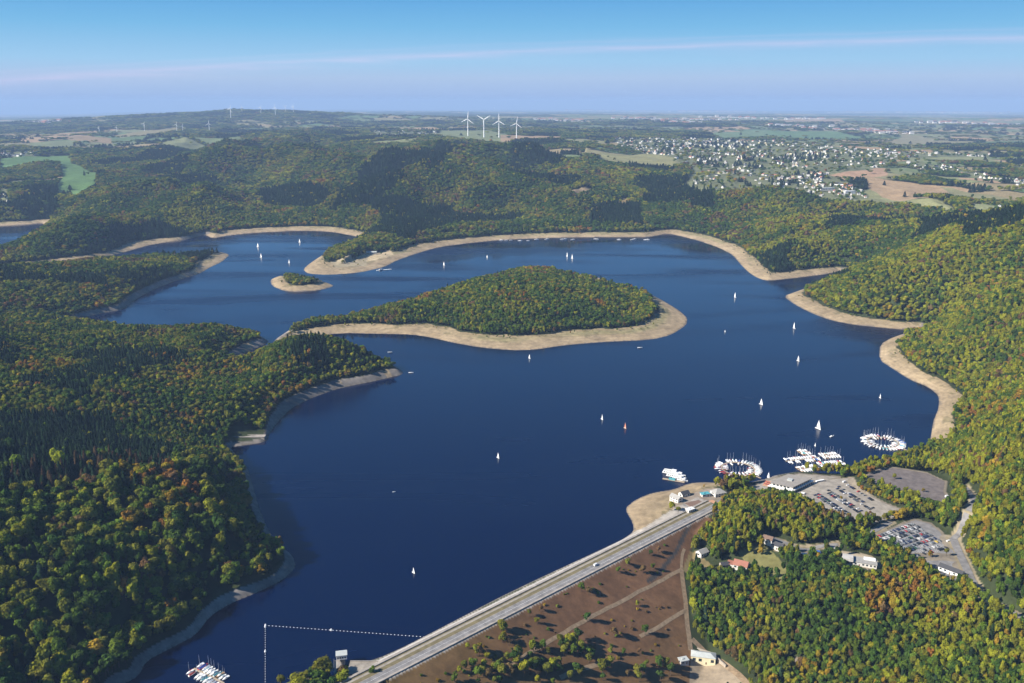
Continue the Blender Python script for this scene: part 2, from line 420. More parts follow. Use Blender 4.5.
TRACKS = [(hits([(690,524),(676,552),(660,572),(648,582)]), 3.0)]


def landuse(x, y, dist, wid):
    """0 wood, 1 bank, 2 field, 3 settlement, 4 open / paved, 5 dam face, 6 water; and the ground colour"""
    r = np.hypot(x, y)
    az = x / np.maximum(y, 1)
    code = np.zeros(x.shape, int)
    n1 = fbm(x, y, 300, 61, 3)[..., None]; n2 = fbm(x, y, 45, 62, 3)[..., None]
    colr = np.array([.035, .045, .018]) * (.7 + .6 * n1)
    # patchwork of fields far out
    q = x + 300 * (fbm(x, y, 900, 71, 2) - .5); w = y + 300 * (fbm(x, y, 900, 72, 2) - .5)
    cid, edge = voronoi(q, w, 420 + 0 * q, 520 + 0 * w, 80)
    openp = fbm(x, y, 1700, 75, 3)
    prob = .60 - .16 * sstep(-.1, .06, az) - .07 * sstep(-.35, -.5, az)
    prob = np.where(r > 16000, prob - .04, prob)
    fld = (r > 4700) & (openp > prob) & (edge > .045)
    # the gorge woods of the middle distance stay closed
    fld &= ~((r < 6400) & (az > -.33) & (az < .02)) & ~((r < 5700) & (az > -.47) & (az < 0))
    pal = np.array([(.10,.15,.06),(.16,.17,.08),(.24,.19,.10),(.30,.21,.12),(.13,.16,.07),(.20,.18,.09),(.09,.13,.05)])
    fc = pal[(cid * 6.99).astype(int)]
    code = np.where(fld, 2, code); colr = np.where(fld[..., None], fc * (.85 + .3 * n2), colr)
    hh = Hf(x, y)
    strip, e2 = voronoi(x + .35 * y, y, 330 + 0 * x, 190 + 0 * x, 88)
    m = (az > .27) & (r > 3550) & (r < 6500) & (hh > 92) & (dist > 250) & (strip < .72) & (e2 > .05); code[m] = 2; colr[m] = pal[(strip[m] / .72 * 5.99).astype(int)] * (.85 + .3 * n2[m])
    for p, c in FIELDXY:
        m = inside(x, y, p) & (hh > (88 if p[:, 0].mean() > 300 else 60)); code[m] = 2
        colr[m] = np.array(c) * (.8 + .4 * n2[m])
    for p, n in SETTLEXY:
        m = inside(x, y, p) & (hh > (88 if p[:, 0].mean() > 0 else 20)); code[m] = 3
        colr[m] = np.array((.13, .14, .07)) * (.7 + .6 * n2[m])
    for p, c in CLEARXY:
        m = inside(x, y, p); code[m] = 4
        colr[m] = np.array(c) * (.75 + .5 * n2[m])
    m = inside(x, y, BROWN) & (dist > 0); code[m] = 5
    ridge = fbm(x, y, 14, 93, 3)[m][..., None]
    colr[m] = np.array((.128, .068, .034)) * (.62 + .55 * n2[m] + .4 * (ridge - .3)) + np.array((.02, .025, .0)) * sstep(.5, .7, n1[m])
    for p, wd in TRACKS:
        d = poly_dist(x, y, p, False); m = (d < wd * .5 + .5) & (dist > 0)
        code[m] = 4; colr[m] = np.array((.05, .045, .04))
    for p in (LOTA, LOTB, LOTC, YARD, PLAZA):
        d = np.where(inside(x, y, p), 0, poly_dist(x, y, p)); m = d < 3.5
        code[m] = 4; colr[m] = np.array((.2, .17, .13)) * (.8 + .4 * n2[m])
    for k, (p, wd) in ROADXY.items():
        d = poly_dist(x, y, p, False); m = d < wd * .5 + 3
        code[m] = 4; colr[m] = np.array((.24, .2, .13)) * (.8 + .4 * n2[m])
    a, s = dam_uv(x, y)
    m = (np.abs(s + 7) < 20) & (a > -12) & (a < DL + 10); code[m] = 4; colr[m] = np.array((.34, .31, .27)) * (.85 + .3 * n2[m])
    # bare bank with strand lines left by the falling water
    m = (dist < wid) & (code == 0) & (r < 6500) | ((dist < wid * .8) & (r < 6500) & (code == 4) & (np.abs(s + 7) > 22) & (dist < 40))
    tt = np.clip(dist / np.maximum(wid, 1), 0, 1)[..., None]
    lines = .94 + .07 * np.sin(tt * 30 + 34 * n1 + 5 * n2) * (tt > .05)
    bc = np.array((.33, .25, .156)) * (1 - tt) + np.array((.29, .224, .13)) * tt
    green = sstep(.42, .66, tt) * (1 - sstep(.75, .95, tt)) * sstep(.42, .6, n1) * (wid[..., None] > 50)
    bc = bc * (1 - .5 * green) + np.array((.20, .20, .08)) * .5 * green
    bc = bc * lines * (.72 + .56 * n2)
    wet = np.array((.16, .13, .10))
    n3 = fbm(x, y, 22, 64, 3)[..., None]; bc = bc * (.74 + .52 * n3)
    bc = np.where(dist[..., None] < 1.2 + 7 * np.maximum(n1 - .25, 0) * (wid[..., None] > 26), wet, bc)
    bc = np.where((n3 > .66) & (tt > .45), bc * .55 + np.array((.05, .055, .02)) * .5, bc)
    steep = (wid[..., None] < 19)
    bc = np.where(steep, np.array((.17, .15, .13)) * (.5 + 1.0 * n2), bc)
    code = np.where(m, 1, code); colr = np.where(m[..., None], bc, colr)
    code = np.where(dist <= 0, 6, code)
    colr = np.where((dist <= 0)[..., None], np.array((.12, .10, .07)), colr)
    return code, colr


CODE, GCOL = landuse(GX, GY, DIST, WID)
print('land use done')


# ------------------------------------------------------------------ materials
def principled(name, color, rough=.8, spec=.3, metal=0.0, vary=.12, scale=.3):
    m = bpy.data.materials.new(name); m.use_nodes = True
    nt = m.node_tree; b = nt.nodes['Principled BSDF']
    b.inputs['Roughness'].default_value = rough; b.inputs['Metallic'].default_value = metal
    b.inputs['Specular IOR Level'].default_value = spec
    if vary > 0:
        tc = nt.nodes.new('ShaderNodeTexCoord'); nz = nt.nodes.new('ShaderNodeTexNoise')
        nz.inputs['Scale'].default_value = scale; nz.inputs['Detail'].default_value = 6; nz.inputs['Roughness'].default_value = .6
        rp = nt.nodes.new('ShaderNodeMapRange'); rp.inputs['To Min'].default_value = 1 - vary; rp.inputs['To Max'].default_value = 1 + vary
        rp.inputs['From Min'].default_value = .3; rp.inputs['From Max'].default_value = .7
        mx = nt.nodes.new('ShaderNodeVectorMath'); mx.operation = 'SCALE'; mx.inputs[0].default_value = color
        nt.links.new(tc.outputs['Object'], nz.inputs['Vector']); nt.links.new(nz.outputs['Fac'], rp.inputs['Value'])
        nt.links.new(rp.outputs['Result'], mx.inputs['Scale']); nt.links.new(mx.outputs['Vector'], b.inputs['Base Color'])
    else:
        b.inputs['Base Color'].default_value = (*color, 1)
    return m


def ground_mat():
    m = bpy.data.materials.new('ground_surface'); m.use_nodes = True
    nt = m.node_tree; b = nt.nodes['Principled BSDF']
    b.inputs['Roughness'].default_value = .95; b.inputs['Specular IOR Level'].default_value = .1
    at = nt.nodes.new('ShaderNodeAttribute'); at.attribute_name = 'land'
    geo = nt.nodes.new('ShaderNodeNewGeometry')
    nz = nt.nodes.new('ShaderNodeTexNoise'); nz.inputs['Scale'].default_value = .12; nz.inputs['Detail'].default_value = 6; nz.inputs['Roughness'].default_value = .65
    rp = nt.nodes.new('ShaderNodeMapRange'); rp.inputs['From Min'].default_value = .3; rp.inputs['From Max'].default_value = .7
    rp.inputs['To Min'].default_value = .72; rp.inputs['To Max'].default_value = 1.28
    mx = nt.nodes.new('ShaderNodeVectorMath'); mx.operation = 'SCALE'
    nt.links.new(geo.outputs['Position'], nz.inputs['Vector']); nt.links.new(nz.outputs['Fac'], rp.inputs['Value'])
    nt.links.new(at.outputs['Color'], mx.inputs[0]); nt.links.new(rp.outputs['Result'], mx.inputs['Scale'])
    nt.links.new(mx.outputs['Vector'], b.inputs['Base Color'])
    return m


def leaf_mat(name, color, var=.28, hue=.016):
    m = bpy.data.materials.new(name); m.use_nodes = True
    nt = m.node_tree; nt.nodes.clear(); N = nt.nodes.new; L = nt.links.new
    out = N('ShaderNodeOutputMaterial'); df = N('ShaderNodeBsdfDiffuse'); tr = N('ShaderNodeBsdfTranslucent'); ms = N('ShaderNodeMixShader'); ms.inputs[0].default_value = .32
    oi = N('ShaderNodeObjectInfo'); hs = N('ShaderNodeHueSaturation'); hs.inputs['Color'].default_value = (*color, 1)
    r1 = N('ShaderNodeMapRange'); r1.inputs['To Min'].default_value = .5 - hue; r1.inputs['To Max'].default_value = .5 + hue
    fr = N('ShaderNodeMath'); fr.operation = 'MULTIPLY'; fr.inputs[1].default_value = 7.31
    f2 = N('ShaderNodeMath'); f2.operation = 'FRACT'
    r2 = N('ShaderNodeMapRange'); r2.inputs['To Min'].default_value = 1 - var; r2.inputs['To Max'].default_value = 1 + var
    nz = N('ShaderNodeTexNoise'); nz.inputs['Scale'].default_value = .22; nz.inputs['Detail'].default_value = 3
    geo = N('ShaderNodeNewGeometry'); r3 = N('ShaderNodeMapRange'); r3.inputs['From Min'].default_value = .3; r3.inputs['From Max'].default_value = .7
    r3.inputs['To Min'].default_value = .7; r3.inputs['To Max'].default_value = 1.3
    mu = N('ShaderNodeMath'); mu.operation = 'MULTIPLY'
    L(oi.outputs['Random'], r1.inputs['Value']); L(r1.outputs['Result'], hs.inputs['Hue'])
    L(oi.outputs['Random'], fr.inputs[0]); L(fr.outputs[0], f2.inputs[0]); L(f2.outputs[0], r2.inputs['Value'])
    L(geo.outputs['Position'], nz.inputs['Vector']); L(nz.outputs['Fac'], r3.inputs['Value'])
    L(r2.outputs['Result'], mu.inputs[0]); L(r3.outputs['Result'], mu.inputs[1]); L(mu.outputs[0], hs.inputs['Value'])
    L(hs.outputs['Color'], df.inputs['Color']); L(hs.outputs['Color'], tr.inputs['Color'])
    L(df.outputs[0], ms.inputs[1]); L(tr.outputs[0], ms.inputs[2]); L(ms.outputs[0], out.inputs['Surface'])
    return m


def water_mat():
    m = bpy.data.materials.new('lake_water'); m.use_nodes = True
    nt = m.node_tree; b = nt.nodes['Principled BSDF']; N = nt.nodes.new; L = nt.links.new
    b.inputs['IOR'].default_value = 1.33; b.inputs['Specular IOR Level'].default_value = .38
    geo = N('ShaderNodeNewGeometry')
    mp = N('ShaderNodeMapping'); mp.inputs['Scale'].default_value = (.0011, .0042, 1); mp.inputs['Rotation'].default_value = (0, 0, .35)
    nz = N('ShaderNodeTexNoise'); nz.inputs['Scale'].default_value = 1.6; nz.inputs['Detail'].default_value = 5; nz.inputs['Distortion'].default_value = .8
    L(geo.outputs['Position'], mp.inputs['Vector']); L(mp.outputs['Vector'], nz.inputs['Vector'])
    rr_ = N('ShaderNodeMapRange'); rr_.inputs['From Min'].default_value = .38; rr_.inputs['From Max'].default_value = .68
    rr_.inputs['To Min'].default_value = .07; rr_.inputs['To Max'].default_value = .34
    L(nz.outputs['Fac'], rr_.inputs['Value']); L(rr_.outputs['Result'], b.inputs['Roughness'])
    b.inputs['Base Color'].default_value = (.0002, .0046, .028, 1)
    return m


M = {}
for n, c, r in [('white_paint', (.78,.78,.76), .4), ('cream_wall', (.72,.64,.42), .8), ('grey_wall', (.42,.40,.37), .8), ('white_wall', (.60,.58,.54), .8), ('stone_wall', (.36,.31,.25), .9),
                ('red_roof', (.30,.13,.09), .8), ('dark_roof', (.055,.055,.06), .6), ('grey_roof', (.30,.29,.27), .8), ('pale_roof', (.40,.42,.40), .6), ('brown_roof', (.17,.11,.08), .8),
                ('window_glass', (.03,.04,.05), .15), ('door_wood', (.16,.09,.05), .6), ('bark', (.09,.065,.045), .9), ('sail_cloth', (.85,.85,.84), .7), ('orange_sail', (.55,.2,.1), .7),
                ('blue_cover', (.04,.10,.34), .7), ('red_cover', (.42,.05,.05), .7), ('teal_cover', (.08,.30,.34), .7), ('teak', (.3,.19,.1), .7), ('mast_metal', (.55,.55,.56), .4),
                ('dark_hull', (.03,.05,.11), .3), ('red_hull', (.4,.04,.04), .3), ('deck_wood', (.36,.29,.21), .8), ('buoy_white', (.8,.8,.78), .5), ('orange_plastic', (.6,.15,.04), .5),
                ('concrete', (.30,.27,.235), .9), ('asphalt', (.13,.125,.125), .9), ('grey_asphalt', (.135,.114,.106), .9), ('road_grey', (.19,.182,.178), .9), ('paving', (.27,.24,.20), .9), ('line_paint', (.75,.75,.72), .7),
                ('turbine_white', (.85,.85,.84), .4), ('rubber', (.02,.02,.02), .8), ('terrace', (.45,.24,.14), .8), ('rope', (.5,.5,.5), .8), ('iron', (.2,.2,.2), .6), ('dry_path', (.23,.165,.10), .95), ('brown_grey_roof', (.27,.245,.215), .8), ('grass_strip', (.15,.125,.065), .95)]:
    M[n] = principled(n, c, r, vary=.30 if n in ('paving', 'road_grey', 'grey_asphalt', 'concrete', 'dry_path', 'grass_strip', 'grey_wall') else .12, scale=.16 if n in ('paving', 'road_grey', 'grey_asphalt', 'concrete', 'grass_strip', 'grey_wall') else .3)
for n, c in [('silver', (.27,.28,.29)), ('white', (.62,.62,.62)), ('black', (.015,.015,.018)), ('dark blue', (.02,.03,.085)), ('red', (.42,.03,.03)), ('grey', (.14,.145,.15)), ('green', (.04,.12,.07)), ('yellow', (.6,.42,.05))]:
    M['car_' + n] = principled('car_paint_' + n.replace(' ', '_'), c, .25, .6, .0, 0)
M['ground'] = ground_mat(); M['water'] = water_mat()


# ------------------------------------------------------------------ object helpers
def tag(o, label=None, cat=None, group=None, kind=None):
    if label: o['label'] = label
    if cat: o['category'] = cat
    if group: o['group'] = group
    if kind: o['kind'] = kind
    return o


def link(name, me, parent=None, loc=None, rz=0):
    o = bpy.data.objects.new(name, me); COL.objects.link(o)
    if parent is not None: o.parent = parent
    if loc is not None: o.location = loc
    if rz: o.rotation_euler = (0, 0, rz)
    return o


def thing(name, label, cat, loc, rz=0, group=None):
    o = link(name, None, None, loc, rz); o.empty_display_size = .5
    return tag(o, label, cat, group)


def copy_tree(o, parent=None):
    c = o.copy(); COL.objects.link(c); c.parent = parent
    for ch in KIDS.get(o.name, []): copy_tree(ch, c)
    return c


KIDS = {}


class MB:
    """collects shapes into one mesh"""
    def __init__(s): s.v = []; s.f = []; s.mi = []; s.mats = []; s.cur = 0
    def use(s, m):
        if m not in s.mats: s.mats.append(m)
        s.cur = s.mats.index(m); return s
    def add(s, vs, fs):
        o = len(s.v); s.v += [tuple(map(float, q)) for q in vs]; s.f += [tuple(i + o for i in q) for q in fs]; s.mi += [s.cur] * len(fs); return s
    def box(s, x0, x1, y0, y1, z0, z1):
        vs = [(x, y, z) for z in (z0, z1) for y in (y0, y1) for x in (x0, x1)]
        return s.add(vs, [(0,2,3,1),(4,5,7,6),(0,1,5,4),(2,6,7,3),(0,4,6,2),(1,3,7,5)])
    def tube(s, p, q, r0, r1=None, n=8):
        r1 = r0 if r1 is None else r1
        p = Vector(p); q = Vector(q); d = (q - p).normalized()
        a = d.orthogonal().normalized(); b = d.cross(a)
        vs = []
        for c, r in ((p, r0), (q, r1)):
            for k in range(n):
                t = 2 * math.pi * k / n; vs.append(c + a * r * math.cos(t) + b * r * math.sin(t))
        fs = [(k, (k + 1) % n, n + (k + 1) % n, n + k) for k in range(n)] + [tuple(range(n - 1, -1, -1)), tuple(range(n, 2 * n))]
        return s.add(vs, fs)
    def prism(s, poly, z0, z1):
        n = len(poly)
        vs = [(x, y, z0) for x, y in poly] + [(x, y, z1) for x, y in poly]
        return s.add(vs, [tuple(range(n - 1, -1, -1)), tuple(range(n, 2 * n))] + [(k, (k + 1) % n, n + (k + 1) % n, n + k) for k in range(n)])
    def loft(s, rings, cap=True):
        n = len(rings[0]); vs = [q for r in rings for q in r]; fs = []
        for i in range(len(rings) - 1):
            for k in range(n): fs.append((i*n+k, i*n+(k+1)%n, (i+1)*n+(k+1)%n, (i+1)*n+k))
        if cap: fs += [tuple(range(n - 1, -1, -1)), tuple((len(rings)-1)*n + k for k in range(n))]
        return s.add(vs, fs)
    def mesh(s, name):
        me = bpy.data.meshes.new(name); me.from_pydata(s.v, [], s.f)
        for m in s.mats: me.materials.append(M[m] if isinstance(m, str) else m)
        me.polygons.foreach_set('material_index', s.mi); me.update()
        return me
    def obj(s, name, mat=None, parent=None, loc=None, rz=0):
        if mat is not None: s.mats = [mat]; s.mi = [0] * len(s.f)
        o = link(name, s.mesh(name), parent, loc, rz)
        if parent is not None: KIDS.setdefault(parent.name, []).append(o)
        return o


def gz(x, y): return float(Hf(np.array([x]), np.array([y]))[0])


def spot(u, v):
    x, y = hit(u, v); return (float(x), float(y), gz(x, y))


def on_water(u, v):
    x, y = at_z(u, v, 0.); return (float(x), float(y), 0.0)


# ------------------------------------------------------------------ ground and water sheets
def grid_mesh(name, X, Y, Z, faces_mask=None):
    nr, nt = X.shape
    idx = np.arange(nr * nt).reshape(nr, nt)
    q = np.stack([idx[:-1, :-1], idx[:-1, 1:], idx[1:, 1:], idx[1:, :-1]], -1).reshape(-1, 4)
    if faces_mask is not None: q = q[faces_mask.reshape(-1)]
    used = np.unique(q); remap = np.full(nr * nt, -1); remap[used] = np.arange(len(used)); q = remap[q]
    co = np.column_stack([X.ravel(), Y.ravel(), Z.ravel()])[used].astype(np.float32)
    me = bpy.data.meshes.new(name)
    me.vertices.add(len(co)); me.vertices.foreach_set('co', co.ravel())
    me.loops.add(q.size); me.loops.foreach_set('vertex_index', q[:, ::-1].ravel().astype(np.int32))
    me.polygons.add(len(q)); me.polygons.foreach_set('loop_start', np.arange(0, q.size, 4, dtype=np.int32))
    me.polygons.foreach_set('loop_total', np.full(len(q), 4, np.int32))
    me.polygons.foreach_set('use_smooth', np.ones(len(q), bool))
    me.update(calc_edges=True)
    return me, used


me, used = grid_mesh('ground', GX, GY, H)
att = me.color_attributes.new('land', 'FLOAT_COLOR', 'POINT')
att.data.foreach_set('color', np.column_stack([GCOL.reshape(-1, 3), np.ones(GX.size)]).astype(np.float32).ravel())
me.materials.append(M['ground'])
tag(link('ground', me), 'wooded hills and fields around the reservoir', kind='structure')

wm = (DIST[:-1, :-1] < 7) | (DIST[1:, 1:] < 7) | (DIST[1:, :-1] < 7) | (DIST[:-1, 1:] < 7)
ad, sd = dam_uv(GX[:-1, :-1], GY[:-1, :-1])
wm &= ~((sd > -8) & (sd < 180) & (ad > -20) & (ad < DL + 40))
me, used = grid_mesh('water', GX, GY, np.zeros_like(GX), wm)
me.materials.append(M['water'])
tag(link('water', me), 'deep blue reservoir with gentle ripples', kind='structure')


# ------------------------------------------------------------------ paved surfaces
def sheet(name, poly, z, mat, label):
    mb = MB(); mb.add([(x, y, z) for x, y in poly], [tuple(range(len(poly)))])
    o = mb.obj(name, mat); n = o.data.polygons[0].normal
    if n.z < 0: o.data.flip_normals()
    return tag(o, label, kind='structure')


sheet('car_park_paving', LOTA, 9.15, 'paving', 'pale car park by the restaurant')
sheet('car_park_paving', LOTB, 12.15, 'road_grey', 'crowded lower car park')
sheet('car_park_paving', LOTC, 16.15, 'grey_asphalt', 'empty grey gravel lot among trees')
sheet('yard_paving', YARD, 13.12, 'road_grey', 'paved yard beside the white shed')
sheet('promenade_paving', PLAZA, 8.12, 'paving', 'paved promenade around the restaurant')


def resample(p, step):
    out = [p[0]]
    for i in range(len(p) - 1):
        n = max(1, int(np.hypot(*(p[i + 1] - p[i])) / step))
        for k in range(1, n + 1): out.append(p[i] + (p[i + 1] - p[i]) * k / n)
    return np.array(out)


def smooth_line(p, it=2):
    for _ in range(it):
        q = [p[0]]
        for i in range(len(p) - 1): q += [p[i] * .75 + p[i + 1] * .25, p[i] * .25 + p[i + 1] * .75]
        p = np.array(q + [p[-1]])
    return p


def ribbon(name, p, w0, w1, dz, mat, label, zfix=None, thick=None, level=True):
    """strip from offset w0 to w1 (to the right of travel) along p"""
    p = resample(p, 4); t = np.gradient(p, axis=0); t /= np.hypot(t[:, 0], t[:, 1])[:, None]
    n = np.column_stack([t[:, 1], -t[:, 0]])
    a = p + n * w0; b = p + n * w1
    za = (Hf(a[:, 0], a[:, 1]) if zfix is None else np.full(len(p), zfix)) + dz
    zb = (Hf(b[:, 0], b[:, 1]) if zfix is None else np.full(len(p), zfix)) + dz
    zm = np.maximum(za, zb); mb = MB(); k = len(p)
    zl, zr = (zm, zm) if thick or level else (za, zb)
    vs = [(*a[i], zl[i]) for i in range(k)] + [(*b[i], zr[i]) for i in range(k)]
    fs = [(i, k + i, k + i + 1, i + 1) for i in range(k - 1)]
    if thick:
        vs += [(*a[i], zm[i] - thick) for i in range(k)] + [(*b[i], zm[i] - thick) for i in range(k)]
        fs += [(i + 1, 2 * k + i + 1, 2 * k + i, i) for i in range(k - 1)] + [(k + i, 3 * k + i, 3 * k + i + 1, k + i + 1) for i in range(k - 1)]
        fs += [(0, 2 * k, 3 * k, k), (k - 1, 2 * k - 1, 4 * k - 1, 3 * k - 1)]
    mb.add(vs, fs); return tag(mb.obj(name, mat), label, kind='structure')


for k, (p, w) in ROADXY.items():
    ribbon(k, smooth_line(p), -w / 2, w / 2, .3, 'road_grey', k.replace('_', ' ') + ' through the trees')
for k, (p, w) in enumerate(PATHS):
    q = smooth_line(p, 2); q = resample(q, 5); q = q + (np.column_stack([vnoise(q[:, 0], q[:, 1], 14, 3), vnoise(q[:, 0], q[:, 1], 14, 4)]) - .5) * 1.6
    ribbon('footpath', q, -w / 2, w / 2, .22, 'dry_path', 'worn pale path across the dam face' if k < 5 else 'pale road beside the power house', level=False)
DAML = np.array([DA - DD * 60, DB + DD * 4])
ribbon('dam_road', DAML, .6, 8.4, .06, 'road_grey', 'grey road along the crest of the dam', 12.0)
ribbon('kerb', DAML, .1, .6, .16, 'concrete', 'pale kerb of the dam road', 12.0, .14)
ribbon('footway', DAML, 8.4, 10.4, .18, 'concrete', 'pale footway on the downstream edge of the dam', 12.0, .16)
ribbon('verge', DAML, -8.6, .1, .05, 'grass_strip', 'grassy verge between road and lake wall', 12.0)
ribbon('footpath', DAML, -6.6, -4.2, .1, 'paving', 'gravel footpath on the dam crest', 12.0, .05)
ribbon('road_marking', DAML, 4.42, 4.58, .075, 'line_paint', 'centre line of the dam road', 12.0)
for s0, s1, nm in ((10.4, 11.5, 'low pale parapet wall on the downstream edge of the dam'), (-11.2, -8.6, 'pale stone wave wall on the lake edge of the dam')):
    o = ribbon('parapet_wall', DAML, s0, s1, 1.0 if s0 > 0 else .9, 'concrete', nm, 12.0, 1.0)
    del o['kind']; o['kind'] = 'thing'; o['category'] = 'wall'
# stone facing of the water side
fp = resample(np.array([DA + DD * -8, DB - DD * 86]), 6)
mb = MB()
vs = [(*(q - DN * 11.2), 12.0) for q in fp] + [(*(q - DN * 29.6), -.7) for q in fp]
mb.add([(x, y, z + .35) for x, y, z in vs], [(i + 1, i, len(fp) + i, len(fp) + i + 1) for i in range(len(fp) - 1)])
tag(mb.obj('stone_facing', 'grey_wall'), 'grey stone facing on the lake side of the dam', 'embankment', kind='structure')

# ------------------------------------------------------------------ trees
def crown_mesh(name, mat, seed, kind):
    r = np.random.default_rng(seed)
    quads = []
    if kind == 'broad':       # about 9 m wide, crown from 3.5 to 15 m
        blobs = [(0, 0, 10.0, 3.2)]
        for k in range(8):
            a = k * 2.4 + r.uniform(-.5, .5); d = r.uniform(1.2, 3.3); blobs.append((d * math.cos(a), d * math.sin(a), r.uniform(5.4, 13.2), r.uniform(1.1, 2.4)))
        vol = np.array([b[3] ** 2 for b in blobs]); cnt = (vol / vol.sum() * 560).astype(int)
        for (bx, by, bz, br), c in zip(blobs, cnt):
            for _ in range(c):
                d = r.normal(size=3); d /= np.linalg.norm(d)
                if d[2] < -.55: d[2] *= -1
                p = np.array([bx, by, bz]) + d * br * r.uniform(.72, 1.24) * np.array([1, 1, .95])
                quads.append((p, d + r.normal(size=3) * .3, r.uniform(.42, .9)))
    elif kind == 'spruce':    # about 5.5 m wide, 20 m tall
        for _ in range(620):
            h = r.uniform(0, 1) ** 1.25; z = 2.5 + 17.5 * h
            tier = .72 + .28 * (1 - (z * .55 % 1)); R = 2.9 * (1 - h) ** .85 * tier + .12
            a = r.uniform(0, 2 * math.pi); rr_ = R * r.uniform(.55, 1.05)
            quads.append((np.array([rr_ * math.cos(a), rr_ * math.sin(a), z - .25 * rr_]), np.array([math.cos(a) * .6, math.sin(a) * .6, .8]) + r.normal(size=3) * .35, r.uniform(.4, .8)))
    elif kind == 'bush':
        for _ in range(300):
            d = r.normal(size=3); d /= np.linalg.norm(d); d[2] = abs(d[2])
            p = d * np.array([2.2, 2.2, 3.0]) * r.uniform(.7, 1.1) * (1 + .25 * math.sin(5 * d[0] + 3 * d[1] + seed)) + np.array([0, 0, .5])
            quads.append((p, d + r.normal(size=3) * .45, r.uniform(.35, .7)))
    vs = []; fs = []
    if kind == 'broad':
        bmc = bmesh.new()
        for bx, by, bz, br in blobs:
            got = bmesh.ops.create_icosphere(bmc, subdivisions=2, radius=br * .78)['verts']
            for v_ in got: v_.co = Vector((bx, by, bz)) + v_.co * (1 + .16 * float(r.normal()))
        bmc.verts.index_update(); vs = [tuple(v_.co) for v_ in bmc.verts]; fs = [tuple(v_.index for v_ in f_.verts) for f_ in bmc.faces]; bmc.free()
    for p, n, s in quads:
        n = n / np.linalg.norm(n); t = np.cross(n, r.normal(size=3)); t /= np.linalg.norm(t); b = np.cross(n, t)
        o = len(vs)
        for cx_, cy_ in ((-1, -.7), (.9, -1), (1, .8), (-.8, 1)): vs.append(tuple(p + (t * cx_ + b * cy_) * s * .72 + n * r.uniform(-.12, .12)))
        fs.append((o, o + 1, o + 2, o + 3))
    me = bpy.data.meshes.new(name); me.from_pydata(vs, [], fs); me.materials.append(mat); me.update()
    return me


def trunk_mesh(name, kind, seed):
    r = random.Random(seed); mb = MB()
    if kind == 'broad':
        mb.tube((0, 0, -1), (.1, 0, 5.5), .38, .26); mb.tube((.1, 0, 5.5), (0, .2, 11), .26, .08)
        for k in range(4):
            a = k * 1.6 + r.uniform(-.3, .3); mb.tube((.08, 0, 4 + k * .9), (2.4 * math.cos(a), 2.4 * math.sin(a), 7.5 + k), .15, .05, 6)
    elif kind == 'spruce':
        mb.tube((0, 0, -1), (0, 0, 18.5), .3, .05)
    else:
        for k in range(3): mb.tube((0, 0, -.5), (.7 * math.cos(k * 2.1), .7 * math.sin(k * 2.1), 1.8), .1, .04, 6)
    return mb.use('bark').mesh(name)


BROADC = {'deep green': (.056, .100, .019), 'green': (.104, .154, .019), 'olive': (.168, .172, .023), 'yellow-green': (.236, .240, .019), 'golden': (.285, .200, .023), 'orange': (.265, .136, .027), 'brown': (.165, .106, .044)}
CONC = {'dark green': (.024, .046, .022), 'blue-green': (.032, .060, .030), 'rusty': (.095, .062, .034)}
PROTO = []      # (kind, colour, crown mesh)
leafm = {c: leaf_mat('leaves_' + c.replace(' ', '_').replace('-', '_'), v) for c, v in BROADC.items()}
needm = {c: leaf_mat('needles_' + c.replace(' ', '_').replace('-', '_'), v, .25, .015) for c, v in CONC.items()}
BN = list(BROADC); CN = list(CONC)
for i, c in enumerate(BN):
    for k in range(3): PROTO.append(('broad', c, crown_mesh('broadleaf_crown', leafm[c], 100 + 10 * i + k, 'broad')))
for i, c in enumerate(CN):
    for k in range(2): PROTO.append(('spruce', c, crown_mesh('conifer_crown', needm[c], 300 + 10 * i + k, 'spruce')))
NB = len(BN) * 3
TRUNK = {k: trunk_mesh(k + '_trunk', k, 5) for k in ('broad', 'spruce', 'bush')}

# ---- where trees stand
BANDS = [(430, 1250, 4.7), (1250, 1900, 6.3), (1900, 2800, 8.2), (2800, 4000, 10.5), (4000, 6000, 14.5), (6000, 9000, 23), (9000, 14000, 42)]
T = []
DISTf, WIDf = sampler(DIST), sampler(WID)
AZ = math.tan(math.radians(38))
for r0, r1, s in BANDS:
    xs = np.arange(-r1 * .64, r1 * .64, s); ys = np.arange(r0 * .72, r1, s)
    X, Y = np.meshgrid(xs, ys); X = X.ravel() + rng.uniform(-.48, .48, X.size) * s; Y = Y.ravel() + rng.uniform(-.48, .48, Y.size) * s
    R = np.hypot(X, Y); m = (R >= r0) & (R < r1) & (np.abs(X) < Y * AZ + 60)
    T.append(np.column_stack([X[m], Y[m], np.full(m.sum(), s)]))
T = np.concatenate(T)
tx, ty, ts = T.T
td, tw = DISTf(tx, ty), WIDf(tx, ty)
tcode, _ = landuse(tx, ty, td, tw)
crown_r = ts * .62
keep = (tcode == 0) & (td > tw + crown_r * .5)
# scattered trees in the villages and hedges in the fields
keep |= (tcode == 3) & (rng.random(len(tx)) < .07)
keep |= (tcode == 2) & (rng.random(len(tx)) < .004)
keep |= (tcode == 4) & (rng.random(len(tx)) < .03) & (np.hypot(tx, ty) > 1700)
scrub = (tcode == 1) & (td > .7 * tw) & (tw > 22) & (rng.random(len(tx)) < .16); keep |= scrub
keep |= (tcode == 4) & (rng.random(len(tx)) < .12) & (np.hypot(tx, ty) < 1100) & inside(tx, ty, CLEARXY[0][0])
